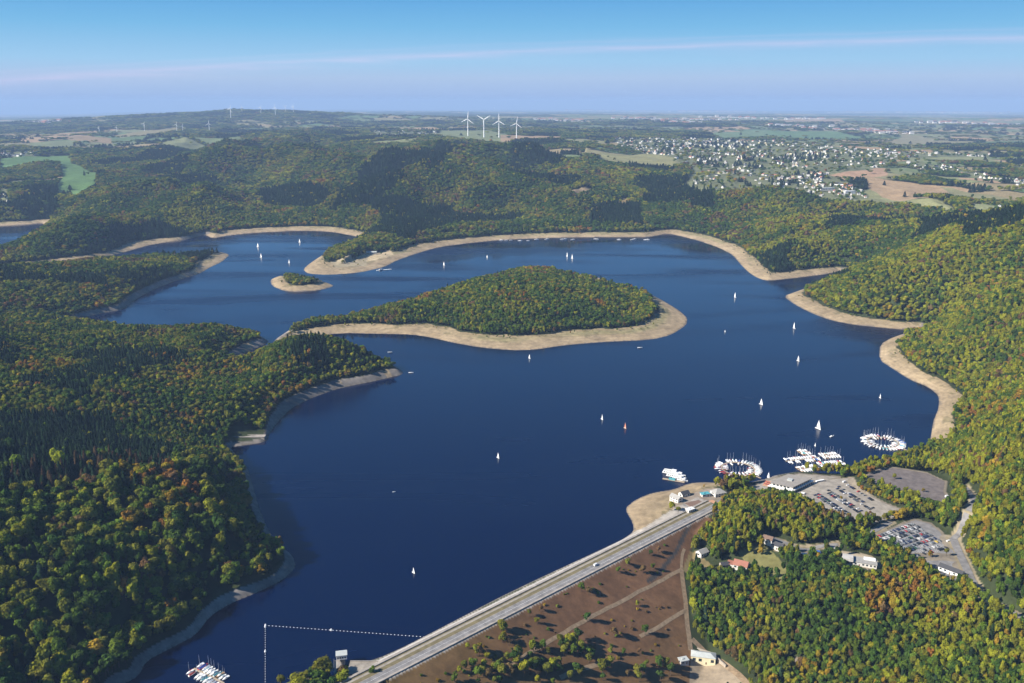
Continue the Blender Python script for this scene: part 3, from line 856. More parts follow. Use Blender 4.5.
# leave room for crest, roads, paved areas
ta, tsd = dam_uv(tx, ty)
keep &= ~((np.abs(tsd) < 34) & (ta > -25) & (ta < DL - 20))
for poly in (LOTA, LOTB, LOTC, YARD, PLAZA):
    keep &= ~(inside(tx, ty, poly) | (poly_dist(tx, ty, poly) < 6))
for k, (p, w) in ROADXY.items(): keep &= poly_dist(tx, ty, p, False) > w * .5 + 3.5
for p, w in PATHS: keep &= poly_dist(tx, ty, p, False) > w * .5 + 3
# forest gaps
gap = fbm(tx, ty, 38, 401, 2)
keep &= ~((gap > .90) & (np.hypot(tx, ty) > 900))
BUILD_SPOTS = []   # filled before this is used below

# ------------------------------------------------------------------ buildings
def house(label, cat, name, pos, rz, L, W, Hh, roof='gable', wall='white_wall', roofm='dark_roof', rise=None, wins=4, floors=1, door=True, chimney=False, group=None, eave=.5):
    """L along local x, W along local y"""
    t = thing(name, label, cat, pos, rz, group)
    w = MB().box(-L/2, L/2, -W/2, W/2, -3, Hh); wl = w.obj('wall', wall, t)
    rise = W * .32 if rise is None else rise
    r = MB()
    if roof == 'gable':
        a, b, e = L/2 + eave, W/2 + eave, .22
        dzz = eave * rise / (W / 2)
        prof = [(-b, Hh - dzz), (0, Hh + rise), (b, Hh - dzz), (b, Hh - dzz + e), (0, Hh + rise + e + .05), (-b, Hh - dzz + e)]
        r.add([(-a, y, z) for y, z in prof] + [(a, y, z) for y, z in prof], [(0,1,4,5),(1,2,3,4),(6,11,10,7),(7,10,9,8),(0,6,7,1),(1,7,8,2),(3,9,10,4),(4,10,11,5),(0,5,11,6),(2,8,9,3)])
        g = MB(); g.add([(s * (L/2 - .02), y, z) for s in (-1, 1) for y, z in ((-W/2, Hh), (W/2, Hh), (0, Hh + rise))], [(0, 2, 1), (3, 4, 5), (0, 3, 5, 2), (1, 2, 5, 4), (0, 1, 4, 3)]); g.obj('gable', wall, t)
    elif roof == 'hip':
        a, b = L/2 + eave, W/2 + eave; c = max(.5, L/2 - W/2)
        r.add([(-a,-b,Hh+.02),(a,-b,Hh+.02),(a,b,Hh+.02),(-a,b,Hh+.02),(-c,0,Hh+rise),(c,0,Hh+rise)], [(0,1,5,4),(1,2,5),(2,3,4,5),(3,0,4),(0,3,2,1)])
    else:
        r.box(-L/2 - eave, L/2 + eave, -W/2 - eave, W/2 + eave, Hh + .01, Hh + .5)
        r.box(-L/4, -L/4 + 2.2, -1.1, 1.1, Hh + .5, Hh + 1.3)
    ro = r.obj('roof', roofm, t)
    if chimney: MB().box(L*.2, L*.2 + .7, -.35, .35, Hh, Hh + rise + .9).obj('chimney', 'red_roof', ro)
    fh = Hh / floors
    for fl in range(floors):
        for side in (-1, 1):
            for k in range(wins):
                x = -L/2 + L * (k + .5) / wins; z = fl * fh + fh * .35
                if door and side == -1 and fl == 0 and k == wins // 2:
                    MB().box(x - .6, x + .6, side * W/2 - .06, side * W/2 + .06, 0, 2.2).obj('door', 'door_wood', t); continue
                MB().box(x - L/wins*.26, x + L/wins*.26, side * W/2 - .05, side * W/2 + .05, z, z + fh * .42).obj('window', 'window_glass', t)
        for side in (-1, 1):
            z = fl * fh + fh * .35
            MB().box(side * L/2 - .05, side * L/2 + .05, -W*.18, W*.18, z, z + fh * .42).obj('window', 'window_glass', t)
    BUILD_SPOTS.append((pos[0], pos[1], max(L, W) * .5 + 4))
    return t


def facing(u0, v0, u1, v1, z):
    a = np.array(at_z(u0, v0, z)).ravel(); b = np.array(at_z(u1, v1, z)).ravel()
    return math.atan2(b[1] - a[1], b[0] - a[0])


# restaurant pavilion at the marina
q4 = np.column_stack(at_z(*np.array([(770, 482.5), (793, 487.5), (812, 478.5), (788, 474)], float).T, 16.))
p = q4.mean(0); ux = q4[1] - q4[0]; rzr = math.atan2(ux[1], ux[0])
t = thing('restaurant', 'large flat roofed lakeside restaurant with white glazed front beside the pale car park', 'building', (float(p[0]), float(p[1]), 8.1), rzr)
cr_, sr_ = math.cos(-rzr), math.sin(-rzr)
base = [(float((a - p[0]) * cr_ - (b - p[1]) * sr_), float((a - p[0]) * sr_ + (b - p[1]) * cr_)) for a, b in q4]
MB().prism([(x * 1.06, y * 1.12) for x, y in base], -2, 4.0).obj('wall', 'white_wall', t)
MB().prism([(x * 1.1, y * 1.16) for x, y in base], 4.0, 4.5).obj('roof', 'white_paint', t)
up = MB().prism([(x * .93, y * .93) for x, y in base], 4.5, 7.6).obj('upper_storey', 'white_wall', t)
ro = MB().prism(base, 7.6, 8.2).obj('roof', 'brown_grey_roof', t)
MB().box(-4, 2, -3, 3, 8.2, 9.6).obj('roof_light', 'pale_roof', ro)
for zf, sc_f, nm in ((1.0, 1.06, 'window'), (5.0, .93, 'window')):
    for k in range(4):
        a, b = np.array(base[k], float) * sc_f, np.array(base[(k + 1) % 4], float) * sc_f
        if zf < 2: a = a * np.array([1, 1.12 / 1.06]); b = b * np.array([1, 1.12 / 1.06])
        d = (b - a) / np.hypot(*(b - a)); n = np.array([d[1], -d[0]]); Ln = np.hypot(*(b - a))
        for q in np.arange(2, Ln - 3, 4.2):
            o = a + d * q; e = o + d * 2.8; c = n * .07
            MB().prism([tuple(o - c), tuple(o + c), tuple(e + c), tuple(e - c)][::-1], zf, zf + 2.0).obj(nm, 'window_glass', t)
MB().box(-30, -22.5, -14, 2, -.5, .5).obj('terrace', 'terrace', t)
for k in range(6):
    MB().box(-29 + (k % 3) * 2.4, -27.2 + (k % 3) * 2.4, -12 + (k // 3) * 6, -10.2 + (k // 3) * 6, 1.9, 2.1).obj('awning', 'red_cover', t)
MB().box(17, 21, -18, -14, 2.6, 2.8).obj('awning', 'white_paint', t)
BUILD_SPOTS.append((float(p[0]), float(p[1]), 30))

p = spot(859, 564)
t = house('long low building with flat grey roofs and a white wall in the autumn wood', 'building', 'long_building', p, -.34, 32, 11, 4.2, 'flat', 'white_wall', 'grey_roof', wins=9)
MB().box(-16, -6, -7.5, 3, 4.6, 7.2).obj('upper_storey', 'grey_wall', t)
MB().box(4, 15, 1, 6, 4.6, 5.8).obj('roof_light', 'white_paint', t)
p = (*map(float, at_z(951, 573, 13.)), 13.1)
house('long white shed with a dark pitched roof on the paved yard', 'shed', 'white_shed', p, -.86, 22, 7.5, 4.2, 'gable', 'white_paint', 'dark_roof', wins=5)
p = (*map(float, at_z(961.5, 579.5, 13.)), 13.1)
house('small white gatehouse at the road end of the yard', 'building', 'gatehouse', p, -.86, 6, 4.5, 3, 'flat', 'white_paint', 'pale_roof', wins=2)
x, y = at_z(703, 662, -45.); p = (float(x), float(y), gz(x, y))
house('cream power house with pale hipped roof at the foot of the dam', 'building', 'power_house', p, -.22, 22, 9.5, 7, 'hip', 'cream_wall', 'pale_roof', rise=2.4, wins=4, floors=1)
x, y = at_z(683, 668, -46.); p = (float(x), float(y), gz(x, y))
house('small pale blue roofed hut beside the power house', 'shed', 'valve_hut', p, .3, 8, 6, 3.4, 'flat', 'grey_wall', 'pale_roof', wins=2)
p = spot(741, 568)
t = house('red roofed house in the clearing above the wood', 'house', 'red_roof_house', p, -.5, 14, 11, 4.4, 'gable', 'white_wall', 'red_roof', wins=3, chimney=True)
MB().box(-14, -7.3, -5, 3, -2, 3.2).obj('annexe', 'white_wall', t); MB().box(-14.3, -7.2, -5.4, 3.4, 3.2, 3.5).obj('roof', 'red_roof', t)
p = spot(702, 555); house('grey roofed house at the edge of the brown dam face', 'house', 'grey_roof_house', p, .6, 11, 8, 4, 'gable', 'white_wall', 'grey_roof', wins=3)
p = spot(724, 567); house('small dark roofed outbuilding left of the red roofed house', 'house', 'dark_roof_house', p, .2, 8, 6, 3.4, 'gable', 'stone_wall', 'dark_roof', wins=2)
p = spot(778, 549); house('white house with dark roof beside the lane through the wood', 'house', 'lane_house', p, -.7, 11, 8, 4.2, 'gable', 'white_wall', 'dark_roof', wins=3)
p = spot(768, 542); house('brown roofed house among trees by the lane', 'house', 'brown_roof_house', p, -.6, 10, 8, 4, 'gable', 'white_wall', 'brown_roof', wins=3)
p = spot(815, 555); house('flat garage with bright blue roof beside the lane', 'garage', 'blue_garage', p, -.05, 9, 5, 3, 'flat', 'white_wall', 'blue_cover', wins=2)
p = spot(805, 557); house('small white garage next to the blue roofed one', 'garage', 'white_garage', p, -.05, 6, 5, 2.8, 'flat', 'white_wall', 'white_paint', wins=2)
p = spot(832, 550); house('small white cabin at the end of the lane', 'cabin', 'white_cabin', p, -.2, 6, 5, 2.8, 'gable', 'white_wall', 'grey_roof', wins=2)
# the little harbour hamlet beside the end of the dam
p = spot(676, 501); house('white house with grey roof above the sandy beach', 'house', 'beach_house', p, -.9, 13, 8, 5, 'gable', 'white_wall', 'grey_roof', wins=3, floors=2)
p = spot(684, 496); house('dark roofed boathouse above the sandy beach', 'boathouse', 'boathouse', p, .5, 11, 8, 4, 'gable', 'white_wall', 'dark_roof', wins=3)
p = spot(718, 495.5); house('broad pale hipped roof house beside the orange terrace', 'house', 'pale_roof_house', p, .35, 15, 12, 5, 'hip', 'white_wall', 'grey_roof', wins=4, floors=2, rise=4)
p = spot(690, 511.5); house('low white kiosk beside the end of the dam road', 'kiosk', 'kiosk', p, .6, 9, 5, 3, 'flat', 'white_wall', 'white_paint', wins=3)
p = spot(705, 496); house('teal covered boat shed near the harbour hamlet', 'shed', 'boat_shed', p, .3, 10, 6, 3, 'flat', 'white_wall', 'teal_cover', wins=2)
for (u, v, L, W, mt, lb, nm) in ((711, 503, 14, 9, 'terrace', 'orange tiled terrace of the harbour hamlet', 'terrace_paving'), (693, 503, 20, 15, 'brown_roof', 'dark gravel court between the harbour houses', 'court_paving')):
    x, y, z = spot(u, v); tag(MB().box(-L/2, L/2, -W/2, W/2, -2, .35).obj(nm, mt, None, (x, y, z), .6), lb, kind='structure'); BUILD_SPOTS.append((x, y, max(L, W) * .6))
p = spot(578, 195); house('pale farmhouse in a hillside clearing across the lake', 'house', 'farmhouse', p, .2, 18, 11, 6, 'gable', 'white_wall', 'brown_roof', wins=4)
p = spot(340, 257); house('white holiday house among the trees of the sandy headland', 'house', 'holiday_house', p, .3, 16, 10, 5, 'gable', 'white_wall', 'grey_roof', wins=3)
p = spot(371, 254); house('long pale pavilion above the bathing beach on the headland', 'pavilion', 'bathing_pavilion', p, .15, 34, 9, 5, 'gable', 'grey_wall', 'pale_roof', wins=8)
p = spot(973, 214); house('long white barn at the top of the wooded hill', 'barn', 'white_barn', p, .1, 36, 14, 6, 'gable', 'white_wall', 'white_paint', wins=6)
p = spot(826, 190); house('wide white hall at the lower edge of the village', 'hall', 'village_hall', p, .2, 60, 26, 8, 'flat', 'white_wall', 'pale_roof', wins=9)
p = spot(849, 193); house('bright white warehouse at the lower edge of the village', 'warehouse', 'warehouse', p, .2, 46, 20, 8, 'flat', 'white_paint', 'white_paint', wins=8)
# small concrete weir across the inlet
x, y = at_z(248, 440, 0.)
t = thing('weir', 'pale concrete weir across the wooded inlet', 'weir', (float(x), float(y), 0), 0)
MB().box(-25, 24, -3, 6, -3, 5.2).obj('wall', 'concrete', t); MB().box(-25.2, 24.2, -3.2, -2.3, 5.2, 6.1).obj('parapet', 'concrete', t); MB().box(-25.2, 24.2, 5.3, 6.2, 5.2, 6.1).obj('parapet', 'concrete', t)
BUILD_SPOTS.append((float(x), float(y), 26))
# intake tower and its quay
x, y = at_z(342, 664, 0.)
t = thing('intake_tower', 'white intake tower standing in the water at the end of the dam', 'tower', (float(x), float(y), 0), .2)
MB().tube((0, 0, -6), (0, 0, 6.5), 2.8, 2.8, 14).obj('shaft', 'concrete', t)
MB().prism([(-4.4, -3.4), (4.4, -3.4), (4.4, 3.4), (-4.4, 3.4)], 6.5, 10.2).obj('gate_house', 'white_paint', t)
MB().prism([(-4.8, -3.8), (4.8, -3.8), (4.8, 3.8), (-4.8, 3.8)], 10.2, 10.7).obj('roof', 'pale_roof', t)
for k in range(4): MB().box(-3.7 + k * 2, -2.4 + k * 2, -3.47, -3.35, 7.6, 9.1).obj('window', 'window_glass', t)
br = MB().box(-6.5, -1.5, -22, -3.5, 6.4, 6.9).obj('bridge', 'concrete', t)
MB().box(-6.5, -6.3, -22, -3.5, 6.9, 8).obj('railing', 'iron', br)
BUILD_SPOTS.append((float(x), float(y), 16))
a = np.array(at_z(350, 662, 8.)).ravel(); b = np.array(at_z(388, 662, 8.)).ravel(); d = b - a
t = thing('quay_wall', 'buttressed pale quay wall between intake tower and dam', 'wall', (float(a[0]), float(a[1]), 0), math.atan2(d[1], d[0]))
Lq = float(np.hypot(*d)); MB().box(0, Lq, -16, 0, -6, 8).obj('deck', 'paving', t); MB().box(0, Lq, .003, .8, -6, 8.9).obj('parapet', 'concrete', t)
for k in range(5): MB().box(Lq * k / 5 + 1, Lq * k / 5 + 2.4, .8, 2.2, -6, 7.6).obj('buttress', 'concrete', t)
BUILD_SPOTS.append((float(a[0] + d[0] / 2), float(a[1] + d[1] / 2) - 8, 20))
# stone retaining walls beside the power house road
pts = hits([(697, 648), (712, 657), (726, 668)])
for i in range(2):
    q, e = pts[i], pts[i + 1]; d = e - q; z = gz(*((q + e) / 2))
    tag(MB().box(0, float(np.hypot(*d)) - .2, -.6, .6, -4, 3.6).obj('retaining_wall', 'stone_wall', None, (q[0], q[1], z), math.atan2(d[1], d[0])), ['stone retaining wall behind the cream power house', 'stone retaining wall running down the valley road'][i], 'wall')

# ------------------------------------------------------------------ village houses
def cottage(wall, roofm, L, W, Hh):
    mb = MB(); mb.use(wall).box(-L/2, L/2, -W/2, W/2, -3, Hh)
    mb.add([(s * L/2, y, z) for s in (-1, 1) for y, z in ((-W/2, Hh), (W/2, Hh), (0, Hh + W*.42))], [(0, 2, 1), (3, 4, 5)])
    b = W/2 + .6; a = L/2 + .6; mb.use(roofm)
    mb.add([(-a, -b, Hh - .4), (a, -b, Hh - .4), (a, 0, Hh + W*.44), (-a, 0, Hh + W*.44), (-a, b, Hh - .4), (a, b, Hh - .4)], [(0, 1, 2, 3), (3, 2, 5, 4)])
    mb.use('window_glass')
    for s in (-1, 1):
        for k in (-1, 0, 1): mb.box(k * L*.3 - .7, k * L*.3 + .7, s * W/2 - .06, s * W/2 + .06, 1.2, 2.6)
        mb.box(s * L/2 - .06, s * L/2 + .06, -.7, .7, Hh - 1.2, Hh + .6)
    return mb.mesh('cottage')


COT = [(cottage('white_wall', 'dark_roof', 12, 10, 5), 'white house with slate dark roof'), (cottage('white_wall', 'red_roof', 13, 10, 6), 'white house with red tiled roof'),
       (cottage('white_wall', 'grey_roof', 15, 10, 6), 'white house with pale grey roof'), (cottage('cream_wall', 'brown_roof', 12, 10, 5.5), 'cream house with brown roof'), (cottage('white_paint', 'dark_roof', 17, 11, 7), 'large bright white house with dark roof')]
PLACE = ['in the village on the plateau', 'in the hamlet beside the brown field', 'in the row of houses along the ridge road', 'on the skyline road behind the village', 'at the top of the wooded hill', 'near the green meadow far off', 'by the small far lake', 'near the tall wind turbines']
cand = []
for si, (poly, n) in enumerate(SETTLEXY):
    lo, hi = poly.min(0), poly.max(0); k = 0; tries = 0; got = []
    while k < n and tries < 20000:
        tries += 1
        q = lo + rng.random(2) * (hi - lo)
        if not inside(q[:1], q[1:], poly)[0] or (poly[:, 0].mean() > 300 and gz(*q) < 88): continue
        if fbm(q[:1], q[1:], 160, 505, 2)[0] < .36: continue
        if got and min((q[0] - g[0]) ** 2 + (q[1] - g[1]) ** 2 for g in got) < 14 ** 2: continue
        got.append(q); k += 1
    cand += [(float(np.hypot(*q)), q, si) for q in got]
cand.sort(key=lambda c: c[0])
rest = MB()
for i, (dist_, q, si) in enumerate(cand):
    k = int(rng.choice(5, p=[.36, .2, .2, .16, .08])); rz = round(float(fbm(q[:1], q[1:], 250, 9, 1)[0]) * 6) * .5 + float(rng.normal() * .15); z = gz(*q)
    if i < 296:
        o = link('village_house', COT[k][0], None, (float(q[0]), float(q[1]), z), rz); s = float(rng.uniform(.8, 1.1)); o.scale = (s, s, s)
        tag(o, COT[k][1] + ' ' + PLACE[si], 'house', 'houses ' + PLACE[si])
    else:
        me0 = COT[k][0]; c, s = math.cos(rz), math.sin(rz)
        for pl in me0.polygons:
            rest.use(me0.materials[pl.material_index]); rest.add([(q[0] + 1.2*(c*v.x - s*v.y), q[1] + 1.2*(s*v.x + c*v.y), z + 1.2*v.z) for v in (me0.vertices[j].co for j in pl.vertices)], [tuple(range(len(pl.vertices)))])
# far towns on the plain
for (u, v, n, sp) in ((42, 122.5, 26, 220), (52, 123, 14, 200), (540, 120, 12, 200), (575, 121, 18, 260), (640, 119, 34, 420), (665, 121, 40, 420), (680, 123, 24, 300), (700, 120, 26, 400), (740, 118, 30, 500), (800, 119, 26, 500), (860, 131, 30, 260), (830, 130, 26, 260), (885, 133, 34, 240), (800, 127, 24, 300), (780, 126, 16, 300), (950, 123, 26, 420), (990, 125, 24, 420),
                      (700, 107, 60, 1400), (735, 107, 60, 1500), (590, 108, 40, 1500), (940, 109, 60, 1500), (980, 111, 50, 1300), (860, 109, 40, 1500), (640, 110, 30, 900)):
    cxh, cyh = hit(u, v); dist_ = math.hypot(cxh, cyh)
    for _ in range(n):
        x = cxh + float(rng.normal()) * sp * .5; y = cyh + float(rng.normal()) * sp * .4; z = gz(x, y); g = (1 + dist_ / 9000) * float(rng.uniform(.8, 1.5))
        rest.use('white_wall').box(x - 7*g, x + 7*g, y - 5*g, y + 5*g, z - 5, z + 6*g)
        rest.use(['dark_roof', 'red_roof', 'grey_roof'][int(rng.integers(3))]).add([(x - 7.5*g, y - 5.5*g, z + 6*g), (x + 7.5*g, y - 5.5*g, z + 6*g), (x + 7.5*g, y + 5.5*g, z + 6*g), (x - 7.5*g, y + 5.5*g, z + 6*g), (x - 7.5*g, y, z + 9*g), (x + 7.5*g, y, z + 9*g)], [(0, 1, 5, 4), (3, 4, 5, 2), (0, 4, 3), (1, 2, 5)])
tag(rest.obj('distant_houses'), 'distant houses of the far villages', 'houses', kind='stuff')

# ------------------------------------------------------------------ wind turbines
def turbine_meshes():
    tw_ = MB().use('turbine_white').tube((0, 0, -3), (0, 0, 98), 3.4, 2.0, 14).mesh('turbine_tower')
    nc = MB().use('turbine_white'); nc.loft([[(x, y * s, 100 + z * s) for y, z in ((-2.2, -2), (2.2, -2), (2.4, 1.6), (-2.4, 1.6))] for x, s in ((-4, .7), (-2, 1), (6, 1), (9, .75))]); nc.tube((-4, 0, 100), (-6.5, 0, 100), 1.9, .7, 12)
    bl = MB().use('turbine_white')
    rings = []
    for h, c, tk in ((0, 1.7, 1.7), (4, 2.0, 1.4), (10, 4.2, .9), (25, 2.9, .6), (40, 1.6, .3), (47, .5, .12)):
        rings.append([(tk * math.sin(a) * .5 * -1, c * (math.cos(a) - .3) * .6, h) for a in [2 * math.pi * k / 8 for k in range(8)]])
    bl.loft(rings)
    return tw_, nc.mesh('turbine_nacelle'), bl.mesh('turbine_blade')


TW, NC, BL = turbine_meshes()


def turbine(x, y, z, s, yaw, roll, label, group):
    t = thing('wind_turbine', label, 'wind turbine', (x, y, z), yaw, group); t.scale = (s, s, s)
    link('tower', TW, t); link('nacelle', NC, t)
    for k in range(3):
        b = link('blade', BL, t, (-5.4, 0, 100)); b.rotation_euler = (roll + k * 2 * math.pi / 3, 0, 0)


def scale_for(x, y, z, top_v):
    """real height from the row the hub reaches"""
    lo, hi = .3, 2.5
    for _ in range(30):
        m = (lo + hi) / 2
        if pix(x, y, z + 100 * m)[1] > top_v: lo = m
        else: hi = m
    return lo


for u, v, hub, roll, lb in ((468, 136, 119, 0.1, 'leftmost of the four tall white wind turbines on the plateau'), (484, 137.5, 119.5, 1.05, 'tall white wind turbine whose blades form a letter Y among the four'), (499, 137.5, 121, 0.0, 'third tall white turbine from the left on the plateau, one blade straight up'), (516.5, 139, 123.5, .15, 'rightmost and lowest of the four tall white wind turbines beside the tan field')):
    x, y, z = spot(u, v); turbine(x, y, z, scale_for(x, y, z, hub), math.radians(75 + 9 * math.sin(u)), roll, lb, 'tall wind turbines on the plateau')
FT = [(99.5,134,128),(117,132,127),(144.5,131,124),(177,132,124.5),(183,132,126),(209.5,132,123.5),(231,119,109),(242,112,107),(261,114,107.5),(275.5,116,107.5),(285.5,112,106.5),(293.5,113,106.5),(522,111,107),(494,111,104)]
for i, (u, v, hub) in enumerate(FT):
    x, y, z = spot(u, v); grp = 'wind turbines in the far left fields' if i < 6 else ('wind turbines along the left ridge' if i < 12 else 'hazy wind turbines behind the tall four')
    turbine(x, y, z, min(1.5, scale_for(x, y, z, hub)), 1.3 + .3 * math.sin(u), u * .7, ('small white wind turbine in the far fields below the left ridge' if i < 6 else ('faint wind turbine on the skyline of the long left ridge' if i < 12 else 'faint hazy wind turbine far behind the four tall ones')), grp)

# ------------------------------------------------------------------ boats
def hull_mb(L, B, D, mb=None):
    mb = mb or MB(); rings = []
    for t_, w, k in ((0, .72, 1.0), (.15, .86, 1.0), (.4, 1, 1.0), (.65, .9, 1.04), (.85, .5, 1.12), (1, .04, 1.2)):
        x = (t_ - .5) * L; b = B / 2 * w
        rings.append([(x, -b, D * k), (x, -b * .8, D * .35), (x, 0, -D * .4), (x, b * .8, D * .35), (x, b, D * k)])
    return mb.loft(rings)


HULL = {c: hull_mb(7.5, 2.6, 1.0).use(c) for c in ('white_paint', 'dark_hull', 'red_hull', 'teak')}
HULLM = {}
for c, mb in HULL.items(): mb.mats = [c]; mb.mi = [0] * len(mb.f); HULLM[c] = mb.mesh('hull')
CABIN = MB().use('white_paint').loft([[(x, -.85 * s, 1.0), (x, -.7 * s, 1.0 + h), (x, .7 * s, 1.0 + h), (x, .85 * s, 1.0)] for x, s, h in ((-.9, 1, .5), (.6, 1, .55), (1.9, .6, .3))]).mesh('cabin')
MAST = MB().use('mast_metal').tube((.5, 0, 1), (.5, 0, 11), .09, .06, 6).tube((.5, 0, 2), (-3, 0, 2), .07, .06, 6).mesh('mast')


def sail_mesh(pts, belly, mat):
    mb = MB().use(mat); a, b, c = map(np.array, pts); n = 6; vs = []; ids = {}
    for i in range(n + 1):
        for j in range(n + 1 - i):
            s, t_ = i / n, j / n; p_ = a * (1 - s - t_) + b * s + c * t_; w = belly * 4 * (1 - s - t_) * (s + t_)
            ids[i, j] = len(vs); vs.append((p_[0], p_[1] + w, p_[2]))
    m_ = len(vs); vs += [(x, y + .03, z) for x, y, z in vs]
    fs = []
    for i in range(n):
        for j in range(n - i):
            f = [(ids[i, j], ids[i + 1, j], ids[i, j + 1])]
            if i + j < n - 1: f.append((ids[i + 1, j], ids[i + 1, j + 1], ids[i, j + 1]))
            for q in f: fs += [q, tuple(k + m_ for k in q[::-1])]
    return mb.add(vs, fs).mesh('sail')


MAIN = {c: sail_mesh([(.35, 0, 2.2), (-2.9, 0, 2.2), (.4, 0, 10.8)], .25, c) for c in ('sail_cloth', 'orange_sail')}
JIB = {c: sail_mesh([(3.5, 0, 1.3), (.7, 0, 1.6), (.55, 0, 9.4)], .2, c) for c in ('sail_cloth', 'orange_sail')}
COVER = {c: MB().use(c).loft([[(x, -r, 2.05), (x, -r*.7, 2.05 + r), (x, r*.7, 2.05 + r), (x, r, 2.05)] for x, r in ((.4, .3), (-1.2, .28), (-3, .16))]).mesh('boom_cover') for c in ('blue_cover', 'red_cover', 'teal_cover', 'sail_cloth')}
TARP = {c: MB().use(c).loft([[(x, -1.2*s, 1.02), (x, 0, 1.02 + .9*s), (x, 1.2*s, 1.02)] for x, s in ((-3.4, .8), (0, 1), (2.4, .7))]).mesh('boat_cover') for c in ('blue_cover', 'red_cover', 'teal_cover', 'sail_cloth')}


def sailboat(u, v, top, label, cloth='sail_cloth', hull='white_paint', rz=.2):
    x, y, _ = on_water(u, v); t = thing('sailboat', label, 'sailboat', (x, y, 0), rz, 'sailing boats out on the lake')
    lo, hi = .3, 3
    for _ in range(24):
        m_ = (lo + hi) / 2
        if pix(x, y, 11 * m_)[1] > top: lo = m_
        else: hi = m_
    s = min(1.3, lo * .74); t.scale = (s, s, s)
    link('hull', HULLM[hull], t); link('cabin', CABIN, t); link('mast', MAST, t)
    link('mainsail', MAIN[cloth], t).rotation_euler = (0, 0, -.25); link('jib', JIB[cloth], t).rotation_euler = (0, 0, -.12)


for a in [(498,458,450,'white sailboat alone in the open middle of the lake'), (413.5,573,565,'white sailboat in the near dark water, closest to the dam road'), (602,419.5,412,'small white sailboat left of the orange sailed one'), (625,428.5,420,'sailboat with orange brown sail','orange_sail','teak'),
          (761,404.5,396,'white sailboat off the marina, midway to the right shore'), (794,328.5,319.5,'white sailboat between the two right headlands, nearer the beach'), (798,361,353,'white sailboat just below the one by the right headland'), (735,297.5,290,'white sailboat right of the large island point'),
          (880,398,391.5,'small sailboat close to the curved right shore'), (818,429,416.5,'tallest white sailboat leaving the moored rows'), (768.5,478,470,'white sailboat beside the ring shaped jetty with red covers'), (815,446,441,'small sailboat just behind the moored rows'),
          (567,256.5,250,'left of two white sailboats together near the far beach'), (572,258.5,252,'right of two white sailboats together near the far beach'), (444,265.5,260,'white sailboat off the sandy headland beach'), (487,257.5,253.5,'distant small sailboat before the long far beach'),
          (289,263,257.5,'white sailboat left of the sandy headland'), (261,257.5,251,'white sailboat nearest the small spit on the left'), (299.5,242.5,237,'white sailboat in the shaded far left bay'), (529.5,358.5,352.5,'small sailboat below the front beach of the large island'), (258,247,241,'faint sailboat close to the far left beach'), (725,332,329,'tiny pale sailboat right of the island point')]:
    sailboat(*a[:4], *a[4:], rz=math.radians(-90 - 52 + random.uniform(-12, 12)) - math.atan2(float(a[0]) - 512, 887) + random.choice((1, -1)) * math.pi / 2)


def motorboat(u, v, label, rz, s=1.0):
    x, y, _ = on_water(u, v); t = thing('motorboat', label, 'motorboat', (x, y, 0), rz, 'small motor boats on the lake'); t.scale = (s, s, s)
    link('hull', HULLM['white_paint'], t); link('cabin', CABIN, t); MB().box(-.9, .7, -.75, .75, 1.5, 1.9).obj('windscreen', 'window_glass', t)


for a in [(640, 348, 'white motor boat close to the front beach of the large island', .1, 1.3), (832, 436.5, 'white motor boat between the moored rows and the right ring', .6, 1.1), (390, 352.5, 'white motor boat in the channel behind the wooded promontory', .2, 1.2), (411, 373, 'white launch off the tip of the wooded promontory', 0, 1.2), (394, 492, 'tiny white dinghy alone in the dark water', .3, .5)]:
    motorboat(*a)

random.seed(21)


def moored(x, y, rz, group, label, s=1.0, redness=.15):
    t = thing('moored_boat', label[0] , 'boat', (x, y, 0), rz, group); t.scale = (s, s, s)
    hc = random.choices(['white_paint', 'dark_hull', 'red_hull', 'teak'], [.82, .06, .05, .07])[0]
    link('hull', HULLM[hc], t)
    if random.random() < redness: k = 'red_cover'
    else: k = random.choices(['blue_cover', 'teal_cover', 'sail_cloth'], [.22, .2, .58])[0]
    if random.random() < .25:
        link('boat_cover', TARP[k], t)
    else:
        link('cabin', CABIN, t); link('mast', MAST, t); link('boom_cover', COVER[k], t)
    cn = {'blue_cover': 'blue', 'red_cover': 'red', 'teal_cover': 'teal', 'sail_cloth': 'white'}[k]; hn = {'white_paint': 'white', 'dark_hull': 'dark', 'red_hull': 'red', 'teak': 'brown'}[hc]
    t['label'] = f'{hn} boat with {cn} cover moored {label[0]}'


